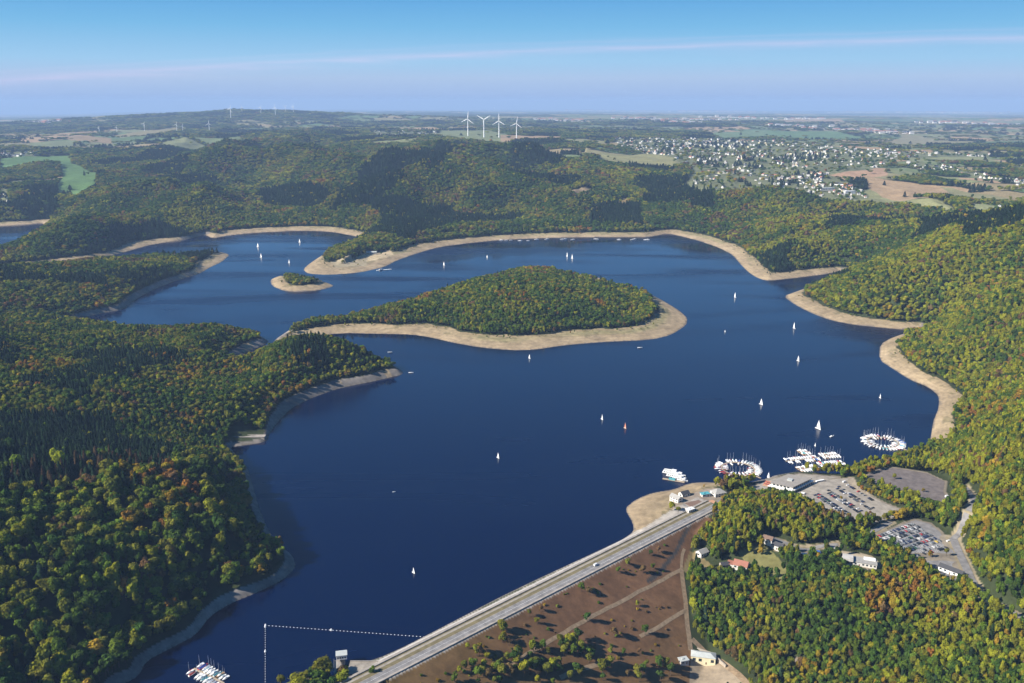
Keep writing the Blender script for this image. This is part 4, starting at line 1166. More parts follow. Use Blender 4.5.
def ring_jetty(u, v, R, label, grp, place, red_side=False):
    x0, y0, _ = on_water(u, v); t = thing('ring_jetty', label, 'jetty', (x0, y0, 0))
    mb = MB(); n = 40
    rings = [(R - 1.1, .25), (R + 1.1, .25), (R + 1.1, .75), (R - 1.1, .75)]
    vs = [(r * math.cos(2*math.pi*k/n), r * math.sin(2*math.pi*k/n), z) for k in range(n) for r, z in rings]
    mb.add(vs, [(k*4 + i, ((k+1) % n)*4 + i, ((k+1) % n)*4 + (i+1) % 4, k*4 + (i+1) % 4) for k in range(n) for i in range(4)]); mb.obj('deck', 'deck_wood', t)
    g = MB(); 
    MB().box(R + 1.1, R + 16, -1, 1, .3, .7).obj('gangway', 'deck_wood', t).rotation_euler = (0, 0, -.95)
    for k in range(10): MB().tube((R * math.cos(k*.628), R * math.sin(k*.628), -3), (R * math.cos(k*.628), R * math.sin(k*.628), 1.8), .18, .18, 6).obj('pile', 'mast_metal', t)
    m_ = int(2 * math.pi * (R + 5.5) / 4.1)
    for k in range(m_):
        a = 2 * math.pi * k / m_
        if abs((a + .95) % (2 * math.pi)) < .14: continue
        red = .75 if red_side and math.radians(185) < a < math.radians(275) else (.16 if red_side else .06)
        if random.random() < .95: moored(x0 + (R + 5.3) * math.cos(a), y0 + (R + 5.3) * math.sin(a), a + math.pi * (random.random() < .3), grp, [place], random.uniform(.95, 1.25), red)
    m_ = int(2 * math.pi * (R - 5.5) / 4.6)
    for k in range(m_):
        a = 2 * math.pi * (k + .3) / m_
        if random.random() < .85: moored(x0 + (R - 5.2) * math.cos(a), y0 + (R - 5.2) * math.sin(a), a + math.pi, grp, [place], random.uniform(.85, 1.1), .2 if red_side else .06)


ring_jetty(738, 469, 21, 'round floating jetty crowded with boats and red covers, near the passenger boats', 'boats around the left ring jetty', 'around the left ring jetty', True)
ring_jetty(883, 442.5, 20.5, 'round floating jetty of white boats near the right shore', 'boats around the right ring jetty', 'around the right ring jetty')


def straight_jetty(p0, p1, label, grp, place, gap=3.7, both=True, occ=.93, skip=0.0, s0=1.0):
    a = np.array(on_water(*p0)[:2]); b = np.array(on_water(*p1)[:2]); d = b - a; L = float(np.hypot(*d)); rz = math.atan2(d[1], d[0])
    t = thing('jetty', label, 'jetty', (a[0], a[1], 0), rz); MB().box(0, L, -1, 1, .25, .75).obj('deck', 'deck_wood', t)
    for q in np.arange(2, L, 9): MB().tube((q, 1.15, -3), (q, 1.15, 1.9), .16, .16, 6).obj('pile', 'mast_metal', t)
    e = d / L; n = np.array([-e[1], e[0]])
    for side in ((1, -1) if both else (1,)):
        for q in np.arange(1.5, L - 1, gap):
            if random.random() < occ: c = a + e * q + n * side * 5.3; moored(float(c[0]), float(c[1]), rz + math.pi / 2 * side + math.pi * (random.random() < .3), grp, [place], s0 * random.uniform(.9, 1.2))


straight_jetty((786, 461.5), (819, 458), 'long floating jetty of the marina, left row', 'boats along the marina jetties', 'along the left marina jetty')
straight_jetty((821, 456.5), (839, 455), 'floating jetty at the far right end of the marina', 'boats along the marina jetties', 'along the far right marina jetty')
straight_jetty((798, 470), (817, 467.5), 'floating jetty of the marina nearest the restaurant', 'boats along the marina jetties', 'along the marina jetty nearest the restaurant')
straight_jetty((819, 465.5), (845, 463), 'floating jetty at the right of the inner marina row', 'boats along the marina jetties', 'along the inner right marina jetty')
straight_jetty((799, 453), (810, 452), 'short outermost jetty of the marina', 'boats along the marina jetties', 'along the outermost marina jetty')
straight_jetty((194, 669), (224, 684), 'small jetty in the dark water beneath the left wood', 'boats at the small near jetty', 'at the small near jetty', 3.5, occ=.95, s0=1.1)

# passenger boats
def passenger_boat(u, v, rz, L, label):
    x, y, _ = on_water(u, v); t = thing('passenger_boat', label, 'passenger boat', (x, y, 0), rz, 'white passenger boats by the beach'); s = L / 7.5
    mb = hull_mb(L, 6.2, 1.5); mb.obj('hull', 'white_paint', t)
    MB().loft([[(xx, -2.7*w, 1.5), (xx, -2.6*w, 4.1), (xx, 2.6*w, 4.1), (xx, 2.7*w, 1.5)] for xx, w in ((-L*.46, .95), (L*.2, 1), (L*.34, .6))]).obj('lower_deck', 'white_paint', t)
    MB().box(-L*.44, L*.12, -2.4, 2.4, 4.13, 4.4).obj('upper_deck', 'pale_roof', t)
    MB().box(-L*.1, L*.1, -1.9, 1.9, 4.4, 6.5).obj('wheelhouse', 'white_paint', t)
    MB().box(L*.1 - .02, L*.1 + .06, -1.7, 1.7, 5.2, 6.1).obj('window', 'window_glass', t)
    for sd in (-1, 1):
        for k in range(6): MB().box(-L*.42 + k*L*.1, -L*.36 + k*L*.1, sd*2.66 - .06, sd*2.66 + .06, 2.4, 3.5).obj('window', 'window_glass', t)
        MB().box(-L*.44, -L*.1, sd*2.35 - .04, sd*2.35 + .04, 4.4, 5.4).obj('railing', 'mast_metal', t)
    MB().tube((-L*.05, 0, 6.5), (-L*.05, 0, 9.5), .1, .06, 6).obj('mast', 'mast_metal', t)


passenger_boat(674, 474.5, -.42, 30, 'white passenger boat moored outermost off the beach')
passenger_boat(676.5, 477.5, -.42, 26, 'white passenger boat moored between the other two off the beach')
passenger_boat(680, 480.3, -.42, 20, 'shortest white passenger boat, nearest the sandy beach')
x, y, _ = on_water(672, 480.5); t = thing('landing_stage', 'pale landing stage beside the white passenger boats', 'jetty', (x, y, 0), -.42); MB().box(-12, 16, -1.6, 1.6, .3, .9).obj('deck', 'deck_wood', t); MB().box(-4, 4, -1.2, 1.2, .9, 3.2).obj('shelter', 'teal_cover', t)

# far beach boats and floating jetty by the headland
for i, u in enumerate((501, 506, 511, 520, 528, 536.5, 547, 562, 565, 573, 595, 597, 619, 632, 634.5, 645, 647.5)):
    v = 240.6 if u < 530 else (239.3 if u < 600 else 239.4)
    x, y, _ = on_water(u, v + random.uniform(-.3, .6)); t = thing('moored_cruiser', 'white cabin boat moored along the long far beach', 'boat', (x, y, 0), random.uniform(-.3, .3), 'white boats along the far beach'); s = random.uniform(1.5, 2.1); t.scale = (s, s, s)
    link('hull', HULLM['white_paint'], t); link('cabin', CABIN, t)
x, y, _ = on_water(384, 270); t = thing('floating_jetty', 'white floating jetty off the sandy headland', 'jetty', (x, y, 0), .45); MB().box(-22, 22, -2.5, 2.5, .3, 1.0).obj('deck', 'white_paint', t); MB().box(-14, -6, -2, 2, 1, 3.6).obj('hut', 'white_wall', t)

# floating boom in front of the dam
def boom(p0, p1, label, n):
    a = np.array(on_water(*p0)); b = np.array(on_water(*p1)); t = thing('floating_boom', label, 'boom', tuple(a))
    d = b - a; MB().tube((0, 0, .12), tuple(d + np.array([0, 0, .12])), .03, .03, 6).obj('rope', 'iron', t)
    me_ = MB().use('buoy_white').tube((-.36, 0, .1), (.36, 0, .1), .3, .3, 8).mesh('float'); rz = math.atan2(d[1], d[0])
    for k in range(n + 1): link('float', me_, t, tuple(d * k / n), rz)
    for f_ in (0, .42): MB().tube((d[0]*f_, d[1]*f_, 0), (d[0]*f_, d[1]*f_, 1.5), .95, .5, 10).obj('marker_buoy', 'buoy_white', t)


boom((265.5, 625.5), (424, 637), 'dotted line of white floats crossing the water to the dam', 44)
boom((265.3, 627), (265.3, 690), 'dotted line of white floats running towards the near bank', 26)

# ------------------------------------------------------------------ cars
def car_mesh(paint):
    mb = MB().use(paint)
    prof = [(-2.15, .35), (-2.15, .85), (-1.6, .95), (-1.1, .95), (1.0, .92), (2.0, .78), (2.15, .5), (2.15, .35)]
    mb.loft([[(x, y * w, z) for x, z in prof] for y, w in ((-.88, 1), (.88, 1))])
    mb.loft([[(-1.75, y, .93), (-1.3, y * .82, 1.45), (.25, y * .82, 1.45), (1.05, y, .93)] for y in (-.8, .8)])
    mb.use('window_glass')
    for sd in (-1, 1): mb.add([(-1.5, sd*.80, .97), (.85, sd*.80, .97), (.2, sd*.70, 1.38), (-1.2, sd*.70, 1.38)], [(0, 1, 2, 3) if sd < 0 else (3, 2, 1, 0)])
    mb.add([(.29, -.6, 1.43), (.29, .6, 1.43), (1.06, .72, .98), (1.06, -.72, .98)], [(0, 3, 2, 1)]); mb.add([(-1.34, -.6, 1.43), (-1.34, .6, 1.43), (-1.78, .72, .98), (-1.78, -.72, .98)], [(0, 1, 2, 3)])
    mb.use('rubber')
    for x in (-1.35, 1.35):
        for y in (-.84, .84): mb.tube((x, y - .1, .32), (x, y + .1, .32), .32, .32, 10)
    return mb.mesh('car_body')


CARS = {c: car_mesh('car_' + c) for c in ('silver', 'white', 'black', 'dark blue', 'red', 'grey', 'green', 'yellow')}
VANM = MB().use('car_white')
VANM.loft([[(-2.7, y, .4), (-2.7, y, 2.3), (1.2, y, 2.3), (2.0, y, 1.3), (2.7, y, 1.1), (2.7, y, .4)] for y in (-1, 1)]); VANM.use('window_glass').add([(1.27, -.85, 2.22), (1.27, .85, 2.22), (1.98, .85, 1.36), (1.98, -.85, 1.36)], [(0, 3, 2, 1)])
VANM.use('rubber')
for x in (-1.7, 1.7):
    for y in (-.95, .95): VANM.tube((x, y - .1, .36), (x, y + .1, .36), .36, .36, 10)
VANM = VANM.mesh('van_body')
NCAR = 0
random.seed(5)


def park(row0, row1, z, occ, where, grp, gap=2.75, weights=(.22, .11, .25, .15, .05, .19, .02, .01)):
    global NCAR
    a = np.array(row0); b = np.array(row1); d = b - a; L = float(np.hypot(*d)); rz = math.atan2(d[1], d[0]) + math.pi / 2
    for q in np.arange(1.5, L - 1, gap):
        if random.random() > occ or NCAR >= 292: continue
        c = random.choices(list(CARS), weights)[0]; p_ = a + d * q / L
        o = link('parked_car', CARS[c], None, (float(p_[0]), float(p_[1]), z), rz + math.pi * (random.random() < .5)); NCAR += 1
        tag(o, f'{c} car parked {where}', 'car', grp)


A0, A1 = np.array(at_z(803.5, 497, 9.)).ravel(), np.array(at_z(846, 481.5, 9.)).ravel()
B0, B1 = np.array(at_z(838, 519, 9.)).ravel(), np.array(at_z(894, 511, 9.)).ravel()
LINES = MB()
for i, t_ in enumerate((.03, .2, .27, .44, .51, .68, .75, .93)):
    r0 = A0 + (A1 - A0) * t_; r1 = B0 + (B1 - B0) * t_; e = r1 - r0; r0 = r0 + e * .06; r1 = r1 - e * .08
    park(r0, r1, 9.17, (.95, .95, .9, .92, .72, .62, .5, .4)[i], ('in the pale car park, rows near the wood' if i < 3 else ('in the middle rows of the pale car park' if i < 6 else 'in the far rows of the pale car park')), 'cars in the pale car park', weights=(.16, .14, .3, .16, .05, .17, .01, .01))
A0, A1 = np.array(at_z(868, 538.5, 12.)).ravel(), np.array(at_z(911, 559.5, 12.)).ravel()
B0, B1 = np.array(at_z(915, 521.5, 12.)).ravel(), np.array(at_z(954, 548, 12.)).ravel()
for i, t_ in enumerate((.06, .18, .28, .40, .50, .62, .72, .84, .95)):
    r0 = A0 + (A1 - A0) * t_; r1 = B0 + (B1 - B0) * t_; e = r1 - r0; r0 = r0 + e * .07; r1 = r1 - e * .05
    park(r0, r1, 12.17, (.8,.82,.85,.88,.9,.85,.6,.2,.45)[i], ('in the crowded lower car park, upper rows' if i < 5 else 'in the crowded lower car park, rows nearest the wood'), 'cars in the crowded lower car park', 2.6)
    L = float(np.hypot(*e)); u_ = e / L; n_ = np.array([-u_[1], u_[0]])
    for q in np.arange(0, L * .86, 2.6):
        c = r0 + u_ * (q + .2)
        LINES.add([(*(c - u_*.09 - n_*2.4), 12.165), (*(c + u_*.09 - n_*2.4), 12.165), (*(c + u_*.09 + n_*2.4), 12.165), (*(c - u_*.09 + n_*2.4), 12.165)], [(0, 1, 2, 3)])
o = LINES.obj('bay_markings', 'line_paint'); tag(o, 'white bay lines of the lower car park', kind='structure')
o = link('van', VANM, None, (*map(float, DA + DD * float(((np.array(at_z(597, 566, 12.)).ravel() - DA) @ DD)) + DN * 3.2), 12.08), math.atan2(DD[1], DD[0])); tag(o, 'white van driving along the dam road', 'van')
for u, v, z, lb in ((844.5, 482.5, 9.17, 'white van at the far corner of the pale car park'), (947, 497, 16.17, 'white van at the edge of the empty grey lot'), (948.5, 542, 12.17, 'white van beside the road at the lower car park')):
    x, y = at_z(u, v, z); tag(link('van', VANM, None, (float(x), float(y), z), .4), lb, 'van')
x, y = at_z(820, 482.5, 8.)
t = thing('coach', 'white and red coach parked beside the restaurant', 'coach', (float(x), float(y), 8.15), .35)
MB().loft([[(-5.8, y_, .4), (-5.8, y_, 3.1), (5.4, y_, 3.1), (5.8, y_, 1.6), (5.8, y_, .4)] for y_ in (-1.25, 1.25)]).obj('body', 'white_paint', t); MB().box(-5.6, 5.2, -1.28, 1.28, 1.7, 2.6).obj('window', 'window_glass', t); MB().box(-5.75, 5.5, -1.27, 1.27, .6, 1.1).obj('stripe', 'red_cover', t)
for xw in (-3.6, 3.6):
    for yw in (-1.15, 1.15): MB().tube((xw, yw - .12, .5), (xw, yw + .12, .5), .5, .5, 12).obj('wheel', 'rubber', t)
# lamp posts along the dam footway
lp = MB().use('iron').tube((0, 0, 0), (0, 0, 6), .09, .06, 6).tube((0, 0, 6), (0, -1.2, 6.3), .05, .04, 6).mesh('post'); lh = MB().use('pale_roof').box(-.15, .15, -1.7, -1.1, 6.22, 6.4).mesh('lamp_head')
for k in range(9):
    q = DA + DD * (20 + k * 48) + DN * 9.9; t = thing('street_lamp', 'slim street lamp on the footway of the dam', 'street lamp', (float(q[0]), float(q[1]), 12.18), math.atan2(DD[1], DD[0]), 'street lamps along the dam'); link('post', lp, t); link('lamp_head', lh, t)

# ------------------------------------------------------------------ plant the trees
bs = np.array([b for b in BUILD_SPOTS])
for x, y, r in bs:
    keep &= np.hypot(tx - x, ty - y) > r + 1.0
    if y < 1300: keep &= np.hypot(tx - x, ty - (y - r * .75)) > r * .85
tx, ty, ts, td = tx[keep], ty[keep], ts[keep], td[keep]
tz = Hf(tx, ty); tr = np.hypot(tx, ty); taz = tx / ty
big = (tx / ty < -.1) & (np.hypot(tx, ty) < 1120)
pick = ~big | (rng.random(len(tx)) < .36)
tx, ty, ts, td, tz, tr, taz, big = tx[pick], ty[pick], ts[pick], td[pick], tz[pick], tr[pick], taz[pick], big[pick]
n = len(tx); print('trees', n)
stand = fbm(tx, ty, 240, 601, 3); patch = fbm(tx, ty, 55, 602, 3); aut = fbm(tx, ty, 90, 603, 3); rnd = rng.random(n)
right = sstep(.10, .26, taz) * (tr < 2600) + sstep(.12, .3, taz) * .55 * ((tr >= 2600) & (tr < 4200))
right = np.maximum(right, .85 * ((taz > .12) & (tr < 1300)))
leftn = sstep(-.12, -.28, taz) * (tr < 2000)
w = np.zeros((n, 7))
w[:, 0] = .32 + 1.2 * sstep(.5, .3, stand) * (1 - .75 * right) + .05 * leftn
w[:, 1] = .52 + .2 * right
w[:, 2] = .36 + .25 * leftn + .5 * sstep(.45, .65, patch)
w[:, 3] = .18 + 1.0 * right * sstep(.35, .6, stand + .1) + .12 * sstep(.5, .65, stand)
w[:, 4] = .025 + .75 * sstep(.60, .72, aut) + .07 * right
w[:, 5] = .01 + .85 * sstep(.66, .75, aut)
w[:, 6] = .025 + .5 * sstep(.64, .74, 1 - aut)
edge_ = (td < 55); w[edge_, 3] += .2; w[edge_, 5] += .03; w[edge_, 4] += .05
fm = sstep(2600, 5000, tr); w[:, 0] += .35 * fm; w[:, 1] += .3 * fm; w[:, 2] += .25 * fm; w[:, 4:6] *= (1 - .7 * fm)[:, None]
scell, _e = voronoi(tx + 90 * fbm(tx, ty, 150, 640, 2), ty + 90 * fbm(tx, ty, 150, 641, 2), 210 + 0 * tx, 260 + 0 * tx, 642)
fs_ = sstep(1700, 2600, tr)
w[:, 3] += 1.3 * fs_ * ((scell > .55) & (scell < .75)); w[:, 2] += 1.2 * fs_ * ((scell > .3) & (scell < .55)); w[:, 0] += .9 * fs_ * (scell < .2); w[:, 6] += .5 * fs_ * (scell > .93)
w[:, 4] += .10 * right * (tr < 1500)
w /= w.sum(1, keepdims=True)
soft0 = fbm(tx, ty, 42, 661, 3); mix_ = rng.random(n) < .5 * (tr < 1900)
rnd = np.where(mix_, np.clip((soft0 - .25) * 2 + rng.normal(0, .14, n), 0, .9999), rnd)
soft = np.clip((fbm(tx, ty, 75, 660, 3) - .25) * 2 + rng.normal(0, .16, n), 0, .9999)
rnd = np.where(rng.random(n) < .75 * sstep(1500, 2800, tr), soft, rnd)
ci = (rnd[:, None] > np.cumsum(w, 1)).sum(1).clip(0, 6)
idx = ci * 3 + rng.integers(0, 3, n)
con = np.zeros(n, bool)
for p in CONIFER: con |= inside(tx, ty, p) & (rng.random(n) < .93)
cell, _e = voronoi(tx + 120 * fbm(tx, ty, 200, 620, 2), ty + 120 * fbm(tx, ty, 200, 621, 2), 210 + 0 * tx, 270 + 0 * tx, 622)
con |= (cell > .80) & (tr > 2300) & (rng.random(n) < .9)
con |= (fbm(tx, ty, 120, 612, 2) > .70) & (tr < 2300) & (leftn > .2) & (rng.random(n) < .8)
con |= rng.random(n) < .02
lar = np.zeros(n, bool)
for p in LARCH: lar |= inside(tx, ty, p) & (rng.random(n) < .38)
ck = np.where(lar, 2, (rng.random(n) < .45).astype(int))
idx = np.where(con, NB + ck * 2 + rng.integers(0, 2, n), idx)
base = ts * np.where(con, 1.38 / 5.8, 1.42 / 9.5)
size = base * rng.uniform(.68, 1.3, n) * np.where(big & ~con, rng.uniform(1.2, 2.05, n), 1.0) * np.where(big & con, 1.3, 1.0)
tall = np.clip(rng.uniform(.8, 1.2, n) * np.where(con, 1.0, 1.12) * np.where(ts > 8, .55 + .45 * 8 / ts, 1.0), .3, 3)
edge_ = td < 30
scl = np.column_stack([size, size, np.where(con, .95, 1.0) * rng.uniform(.75, 1.15, n) * np.where(ts < 10, 1.08, 1.15)])
scl[:, 2] = np.where(ts < 10, np.where(con, .9, .98) * rng.uniform(.75, 1.18, n), scl[:, 2])
scl[:, 2] *= np.where(big & ~con, .62 + .42 * size / base.clip(.01), 1.0) * (.8 + .45 * fbm(tx, ty, 45, 630, 2))
scl[td < 40, 2] *= .85
onbank = td < WIDf(tx, ty); scl[onbank] *= rng.uniform(.22, .5, int(onbank.sum()))[:, None]
rot = rng.uniform(0, 2 * math.pi, n)

# the largest in view become trees of their own
u, v = pix(tx, ty, tz + 10)
vis = (u > -8) & (u < 1032) & (v > -8) & (v < 690)
order = np.argsort(tr + np.where(vis, 0, 1e6))
CAT = {'broad': 'broadleaf tree', 'spruce': 'conifer'}
own = np.zeros(n, bool); used_p = {}; counts = {'broad': 0, 'spruce': 0}
nb_quota = {'broad': 240, 'spruce': 200}
first = {}
for i in order:
    if not vis[i] or (len(first) == len(PROTO) and min(counts[q] - nb_quota[q] for q in counts) >= 0): break
    k, c, me_ = PROTO[idx[i]]
    if counts[k] >= nb_quota[k] and idx[i] in first: continue
    where = ('in the wood on the near left bank' if taz[i] < -.12 else ('at the foot of the dam' if taz[i] < .2 else 'in the wood below the lower car park'))
    t = thing('broadleaf_tree' if k == 'broad' else 'conifer_tree', f'{c} {"rounded broadleaf tree" if k == "broad" else "pointed conifer"} {where}', CAT[k], (float(tx[i]), float(ty[i]), float(tz[i]) - .3), float(rot[i]), f'{c} trees {where}')
    t.scale = tuple(float(q) for q in scl[i]); link('trunk', TRUNK[k], t); cr = link('crown', me_, t)
    first.setdefault(int(idx[i]), cr); own[i] = True; counts[k] += 1
print('own trees', counts, 'prototypes', len(first))


def small_tree(u_, v_, h, kind, c, where, grp, label=None, z=None):
    x, y, zz = spot(u_, v_) if z is None else (*map(float, at_z(u_, v_, z)), z)
    k = 'broad' if kind != 'spruce' else 'spruce'
    cands = [q for q in range(len(PROTO)) if PROTO[q][0] == k and PROTO[q][1] == c]; me_ = PROTO[random.choice(cands)][2]
    t = thing('small_tree', label or (f'small {c} tree {where}' if where.startswith('in ') else f'small {c} tree standing {where}'), 'small tree', (x, y, zz - .2), random.uniform(0, 6), grp); s = h / 15
    t.scale = (s * 1.05, s * 1.05, s); link('trunk', TRUNK[k], t); link('crown', me_, t)


random.seed(3)
o_ = (512, 420); q_ = 2.598
SM = [(275,400,6),(300,380,7),(340,400,8),(360,355,6),(365,390,6),(380,345,6),(180,446,8),(200,456,7),(325,485,5),(75,500,6),(45,510,6),(65,532,6),(195,526,8),(265,565,9),(345,560,9),(80,600,9),(150,590,11),(125,585,9),(172,575,10),(15,620,9),(60,650,10),(90,670,12),(30,668,12),(235,655,11),(250,638,8),(290,612,5),(330,608,5),(400,645,9),(412,664,10),(150,680,9),(330,680,8),(385,680,9),(300,668,6),(120,640,6),(205,600,5),(350,640,5),(255,610,6),(160,615,10),(135,610,9),(180,602,9)]
for (a, b, h) in SM:
    small_tree(o_[0] + a / q_, o_[1] + b / q_, h * 1.3, 'broad', random.choice(['olive', 'green', 'olive', 'deep green', 'brown', 'yellow-green']), 'on the brown face of the dam', 'small trees on the brown dam face')
o2 = (256, 420)
for (a, b, h) in [(580,606,9),(600,626,8),(550,596,5),(575,615,8),(645,565,6),(640,552,5),(575,670,10),(595,640,6),(530,660,6),(640,580,9),(655,585,7),(625,655,9),(605,675,11),(640,672,12),(660,668,11)]:
    small_tree(o2[0] + a / q_, o2[1] + b / q_, h * 1.15, 'broad', random.choice(['olive', 'golden', 'green', 'brown', 'yellow-green']), 'on the brown face of the dam', 'small trees on the brown dam face')
random.seed(31)
bush_m = {c: crown_mesh('shrub_leaves', leafm[c], 700 + i, 'bush') for i, c in enumerate(('olive', 'brown', 'green', 'golden'))}
for k in range(150):
    a_k = random.uniform(5, DL - 60); s_k = random.uniform(16, 105); q = DA + DD * a_k + DN * s_k
    if s_k > 14 + (395 - a_k) * .75 or min(float(poly_dist(q[:1], q[1:], p_, False)[0]) for p_, w_ in PATHS) < 4: continue
    c = random.choice(list(bush_m)); t = thing('shrub', f'low {c} shrub on the brown face of the dam', 'shrub', (float(q[0]), float(q[1]), gz(*q) - .1), random.uniform(0, 6), 'low shrubs on the brown dam face')
    s_ = random.uniform(.25, .75); t.scale = (s_, s_, s_ * .8); link('stem', TRUNK['bush'], t); link('leaves', bush_m[c], t)
random.seed(14)
for (u_, v_, n_, sp_) in ((569, 645, 7, 8), (538, 650, 5, 6), (534, 668, 9, 10), (606, 668, 6, 7), (480, 657, 3, 4), (503, 632, 3, 4), (515, 660, 6, 8), (556, 672, 6, 8), (588, 656, 4, 6), (640, 674, 5, 8), (472, 672, 5, 8), (661, 668, 4, 6)):
    for _ in range(n_):
        small_tree(u_ + random.gauss(0, sp_ * .6), v_ + random.gauss(0, sp_ * .3), random.uniform(7, 13), 'broad', random.choice(['olive', 'green', 'deep green', 'yellow-green', 'olive', 'brown']), 'in the clumps on the brown dam face', 'clumps of trees on the dam face')
random.seed(8)
for k in range(34):
    u_ = 440 + random.random() * 170; v_ = 662 + random.random() * 24
    if v_ < 683 - (u_ - 430) * .02: 
        if random.random() < .4: continue
    small_tree(u_, v_, random.uniform(6, 12), 'broad', random.choice(['deep green', 'green', 'olive', 'yellow-green', 'olive']), 'in the thicket low on the dam face', 'thicket trees low on the dam face')
for u_, v_, h, c, lb in ((346, 676, 9, 'yellow-green', 'bright yellow green tree behind the intake tower'), (372, 677, 9, 'green', 'round green tree beside the dam road by the quay wall'), (672, 511, 11, 'yellow-green', 'large yellow green tree on the sandy beach by the dam'), (678, 514, 10, 'olive', 'olive tree next to the yellow green one on the beach'), (894, 479.5, 9, 'olive', 'larger lone tree on the empty grey lot'), (923, 492.5, 6, 'golden', 'small golden tree on the empty grey lot'), (809, 506, 7, 'golden', 'golden tree at the near edge of the pale car park'), (841, 500.5, 6, 'golden', 'small golden tree amid the pale car park'), (831, 517, 6, 'golden', 'golden tree at the lower corner of the pale car park'), (870, 515, 6, 'brown', 'brown tree at the right end of the pale car park'), (930, 557, 8, 'golden', 'left golden tree in the lower car park'), (946, 556, 9, 'olive', 'olive tree at the right of the lower car park')):
    small_tree(u_, v_, h, 'broad', c, '', None, lb)
# rows of trees between promenade, car parks and the shore
for k, (u0, v0, u1, v1, m_) in enumerate(((842, 477, 866, 470, 7), (858, 489, 884, 500, 8), (886, 501, 906, 508, 7), (868, 474, 892, 466, 7), (852, 526.5, 880, 522.5, 8), (884, 522, 905, 514, 7), (724, 491, 742, 488, 4), (746, 492, 752, 495, 2), (814, 474.5, 826, 473.5, 4))):
    for j in range(m_):
        f_ = (j + random.uniform(-.2, .2)) / max(1, m_ - 1); small_tree(u0 + (u1 - u0) * f_, v0 + (v1 - v0) * f_ + random.uniform(-.6, .6), random.uniform(7, 11), 'broad', random.choice(['olive', 'golden', 'yellow-green', 'green', 'orange']), '', 'trees lining the car parks and promenade', 'autumn tree in the row lining the car parks and promenade')
# the copse on the islet
for k in range(26):
    u_ = random.uniform(285, 311); v_ = random.uniform(279.5, 283.5); small_tree(u_, v_, random.uniform(9, 15), 'broad', random.choice(['deep green', 'green', 'olive']), '', 'trees of the copse on the sandy islet', 'green tree in the copse on the sandy islet')

# everything else is the forest
left_ = ~own
me = bpy.data.meshes.new('forest'); cnt = int(left_.sum())
me.vertices.add(cnt); me.vertices.foreach_set('co', np.column_stack([tx, ty, tz - .4])[left_].astype(np.float32).ravel())
a1 = me.attributes.new('scl', 'FLOAT_VECTOR', 'POINT'); a1.data.foreach_set('vector', scl[left_].astype(np.float32).ravel())
a2 = me.attributes.new('rot', 'FLOAT_VECTOR', 'POINT'); a2.data.foreach_set('vector', np.column_stack([np.zeros(cnt), np.zeros(cnt), rot[left_]]).astype(np.float32).ravel())
a3 = me.attributes.new('kind_index', 'INT', 'POINT'); a3.data.foreach_set('value', idx[left_].astype(np.int32))
forest = tag(link('forest', me), 'mixed autumn forest covering the hills around the reservoir', 'forest', kind='stuff')
ng = bpy.data.node_groups.new('planting', 'GeometryNodeTree')
ng.interface.new_socket(name='Geometry', in_out='INPUT', socket_type='NodeSocketGeometry'); ng.interface.new_socket(name='Geometry', in_out='OUTPUT', socket_type='NodeSocketGeometry')
gi = ng.nodes.new('NodeGroupInput'); go = ng.nodes.new('NodeGroupOutput'); jn = ng.nodes.new('GeometryNodeJoinGeometry')


def named(nm, ty_):
    q = ng.nodes.new('GeometryNodeInputNamedAttribute'); q.data_type = ty_; q.inputs['Name'].default_value = nm; return next(s for s in q.outputs if s.enabled and s.name == 'Attribute')


sc_, ro_, ki_ = named('scl', 'FLOAT_VECTOR'), named('rot', 'FLOAT_VECTOR'), named('kind_index', 'INT')
for k in sorted(set(idx[left_].tolist())):
    if k not in first: continue
    cp = ng.nodes.new('FunctionNodeCompare'); cp.data_type = 'INT'; cp.operation = 'EQUAL'
    ia = [s for s in cp.inputs if s.enabled]; ng.links.new(ki_, ia[0]); ia[1].default_value = int(k)
    oi = ng.nodes.new('GeometryNodeObjectInfo'); oi.inputs['Object'].default_value = first[k]; oi.transform_space = 'ORIGINAL'; oi.inputs['As Instance'].default_value = True
    ip = ng.nodes.new('GeometryNodeInstanceOnPoints')
    ng.links.new(gi.outputs[0], ip.inputs['Points']); ng.links.new(cp.outputs[0], ip.inputs['Selection']); ng.links.new(oi.outputs['Geometry'], ip.inputs['Instance'])
    ng.links.new(ro_, ip.inputs['Rotation']); ng.links.new(sc_, ip.inputs['Scale']); ng.links.new(ip.outputs[0], jn.inputs[0])
ng.links.new(jn.outputs[0], go.inputs[0])
md = forest.modifiers.new('planting', 'NODES'); md.node_group = ng

# ------------------------------------------------------------------ air, light, sky, camera
SUN_EL, SUN_AZ = math.radians(34), math.radians(-108)     # azimuth from +Y towards +X: the sun stands on the left
zlo, zhi = float(H.min()) - 1.5, max(float(H.max()) + 40, CAMZ) + 90
hb = MB().box(-46000, 46000, -600, 63000, zlo, zhi)
vm = bpy.data.materials.new('air'); vm.use_nodes = True; nt = vm.node_tree; nt.nodes.clear()
out = nt.nodes.new('ShaderNodeOutputMaterial'); pv = nt.nodes.new('ShaderNodeVolumePrincipled')
pv.inputs['Color'].default_value = (.43, .62, .93, 1); pv.inputs['Density'].default_value = 4.2e-5; pv.inputs['Anisotropy'].default_value = 0.0
nt.links.new(pv.outputs[0], out.inputs['Volume'])
hz = hb.obj('haze', vm); tag(hz, 'thin blue haze over the whole landscape', kind='stuff')

sun = bpy.data.lights.new('sun', 'SUN'); sun.energy = 5.0; sun.angle = math.radians(.5); sun.color = (1, .93, .82)
so = link('sun', sun)
sv = Vector((math.sin(SUN_AZ) * math.cos(SUN_EL), math.cos(SUN_AZ) * math.cos(SUN_EL), math.sin(SUN_EL)))
so.rotation_euler = sv.to_track_quat('Z', 'Y').to_euler()

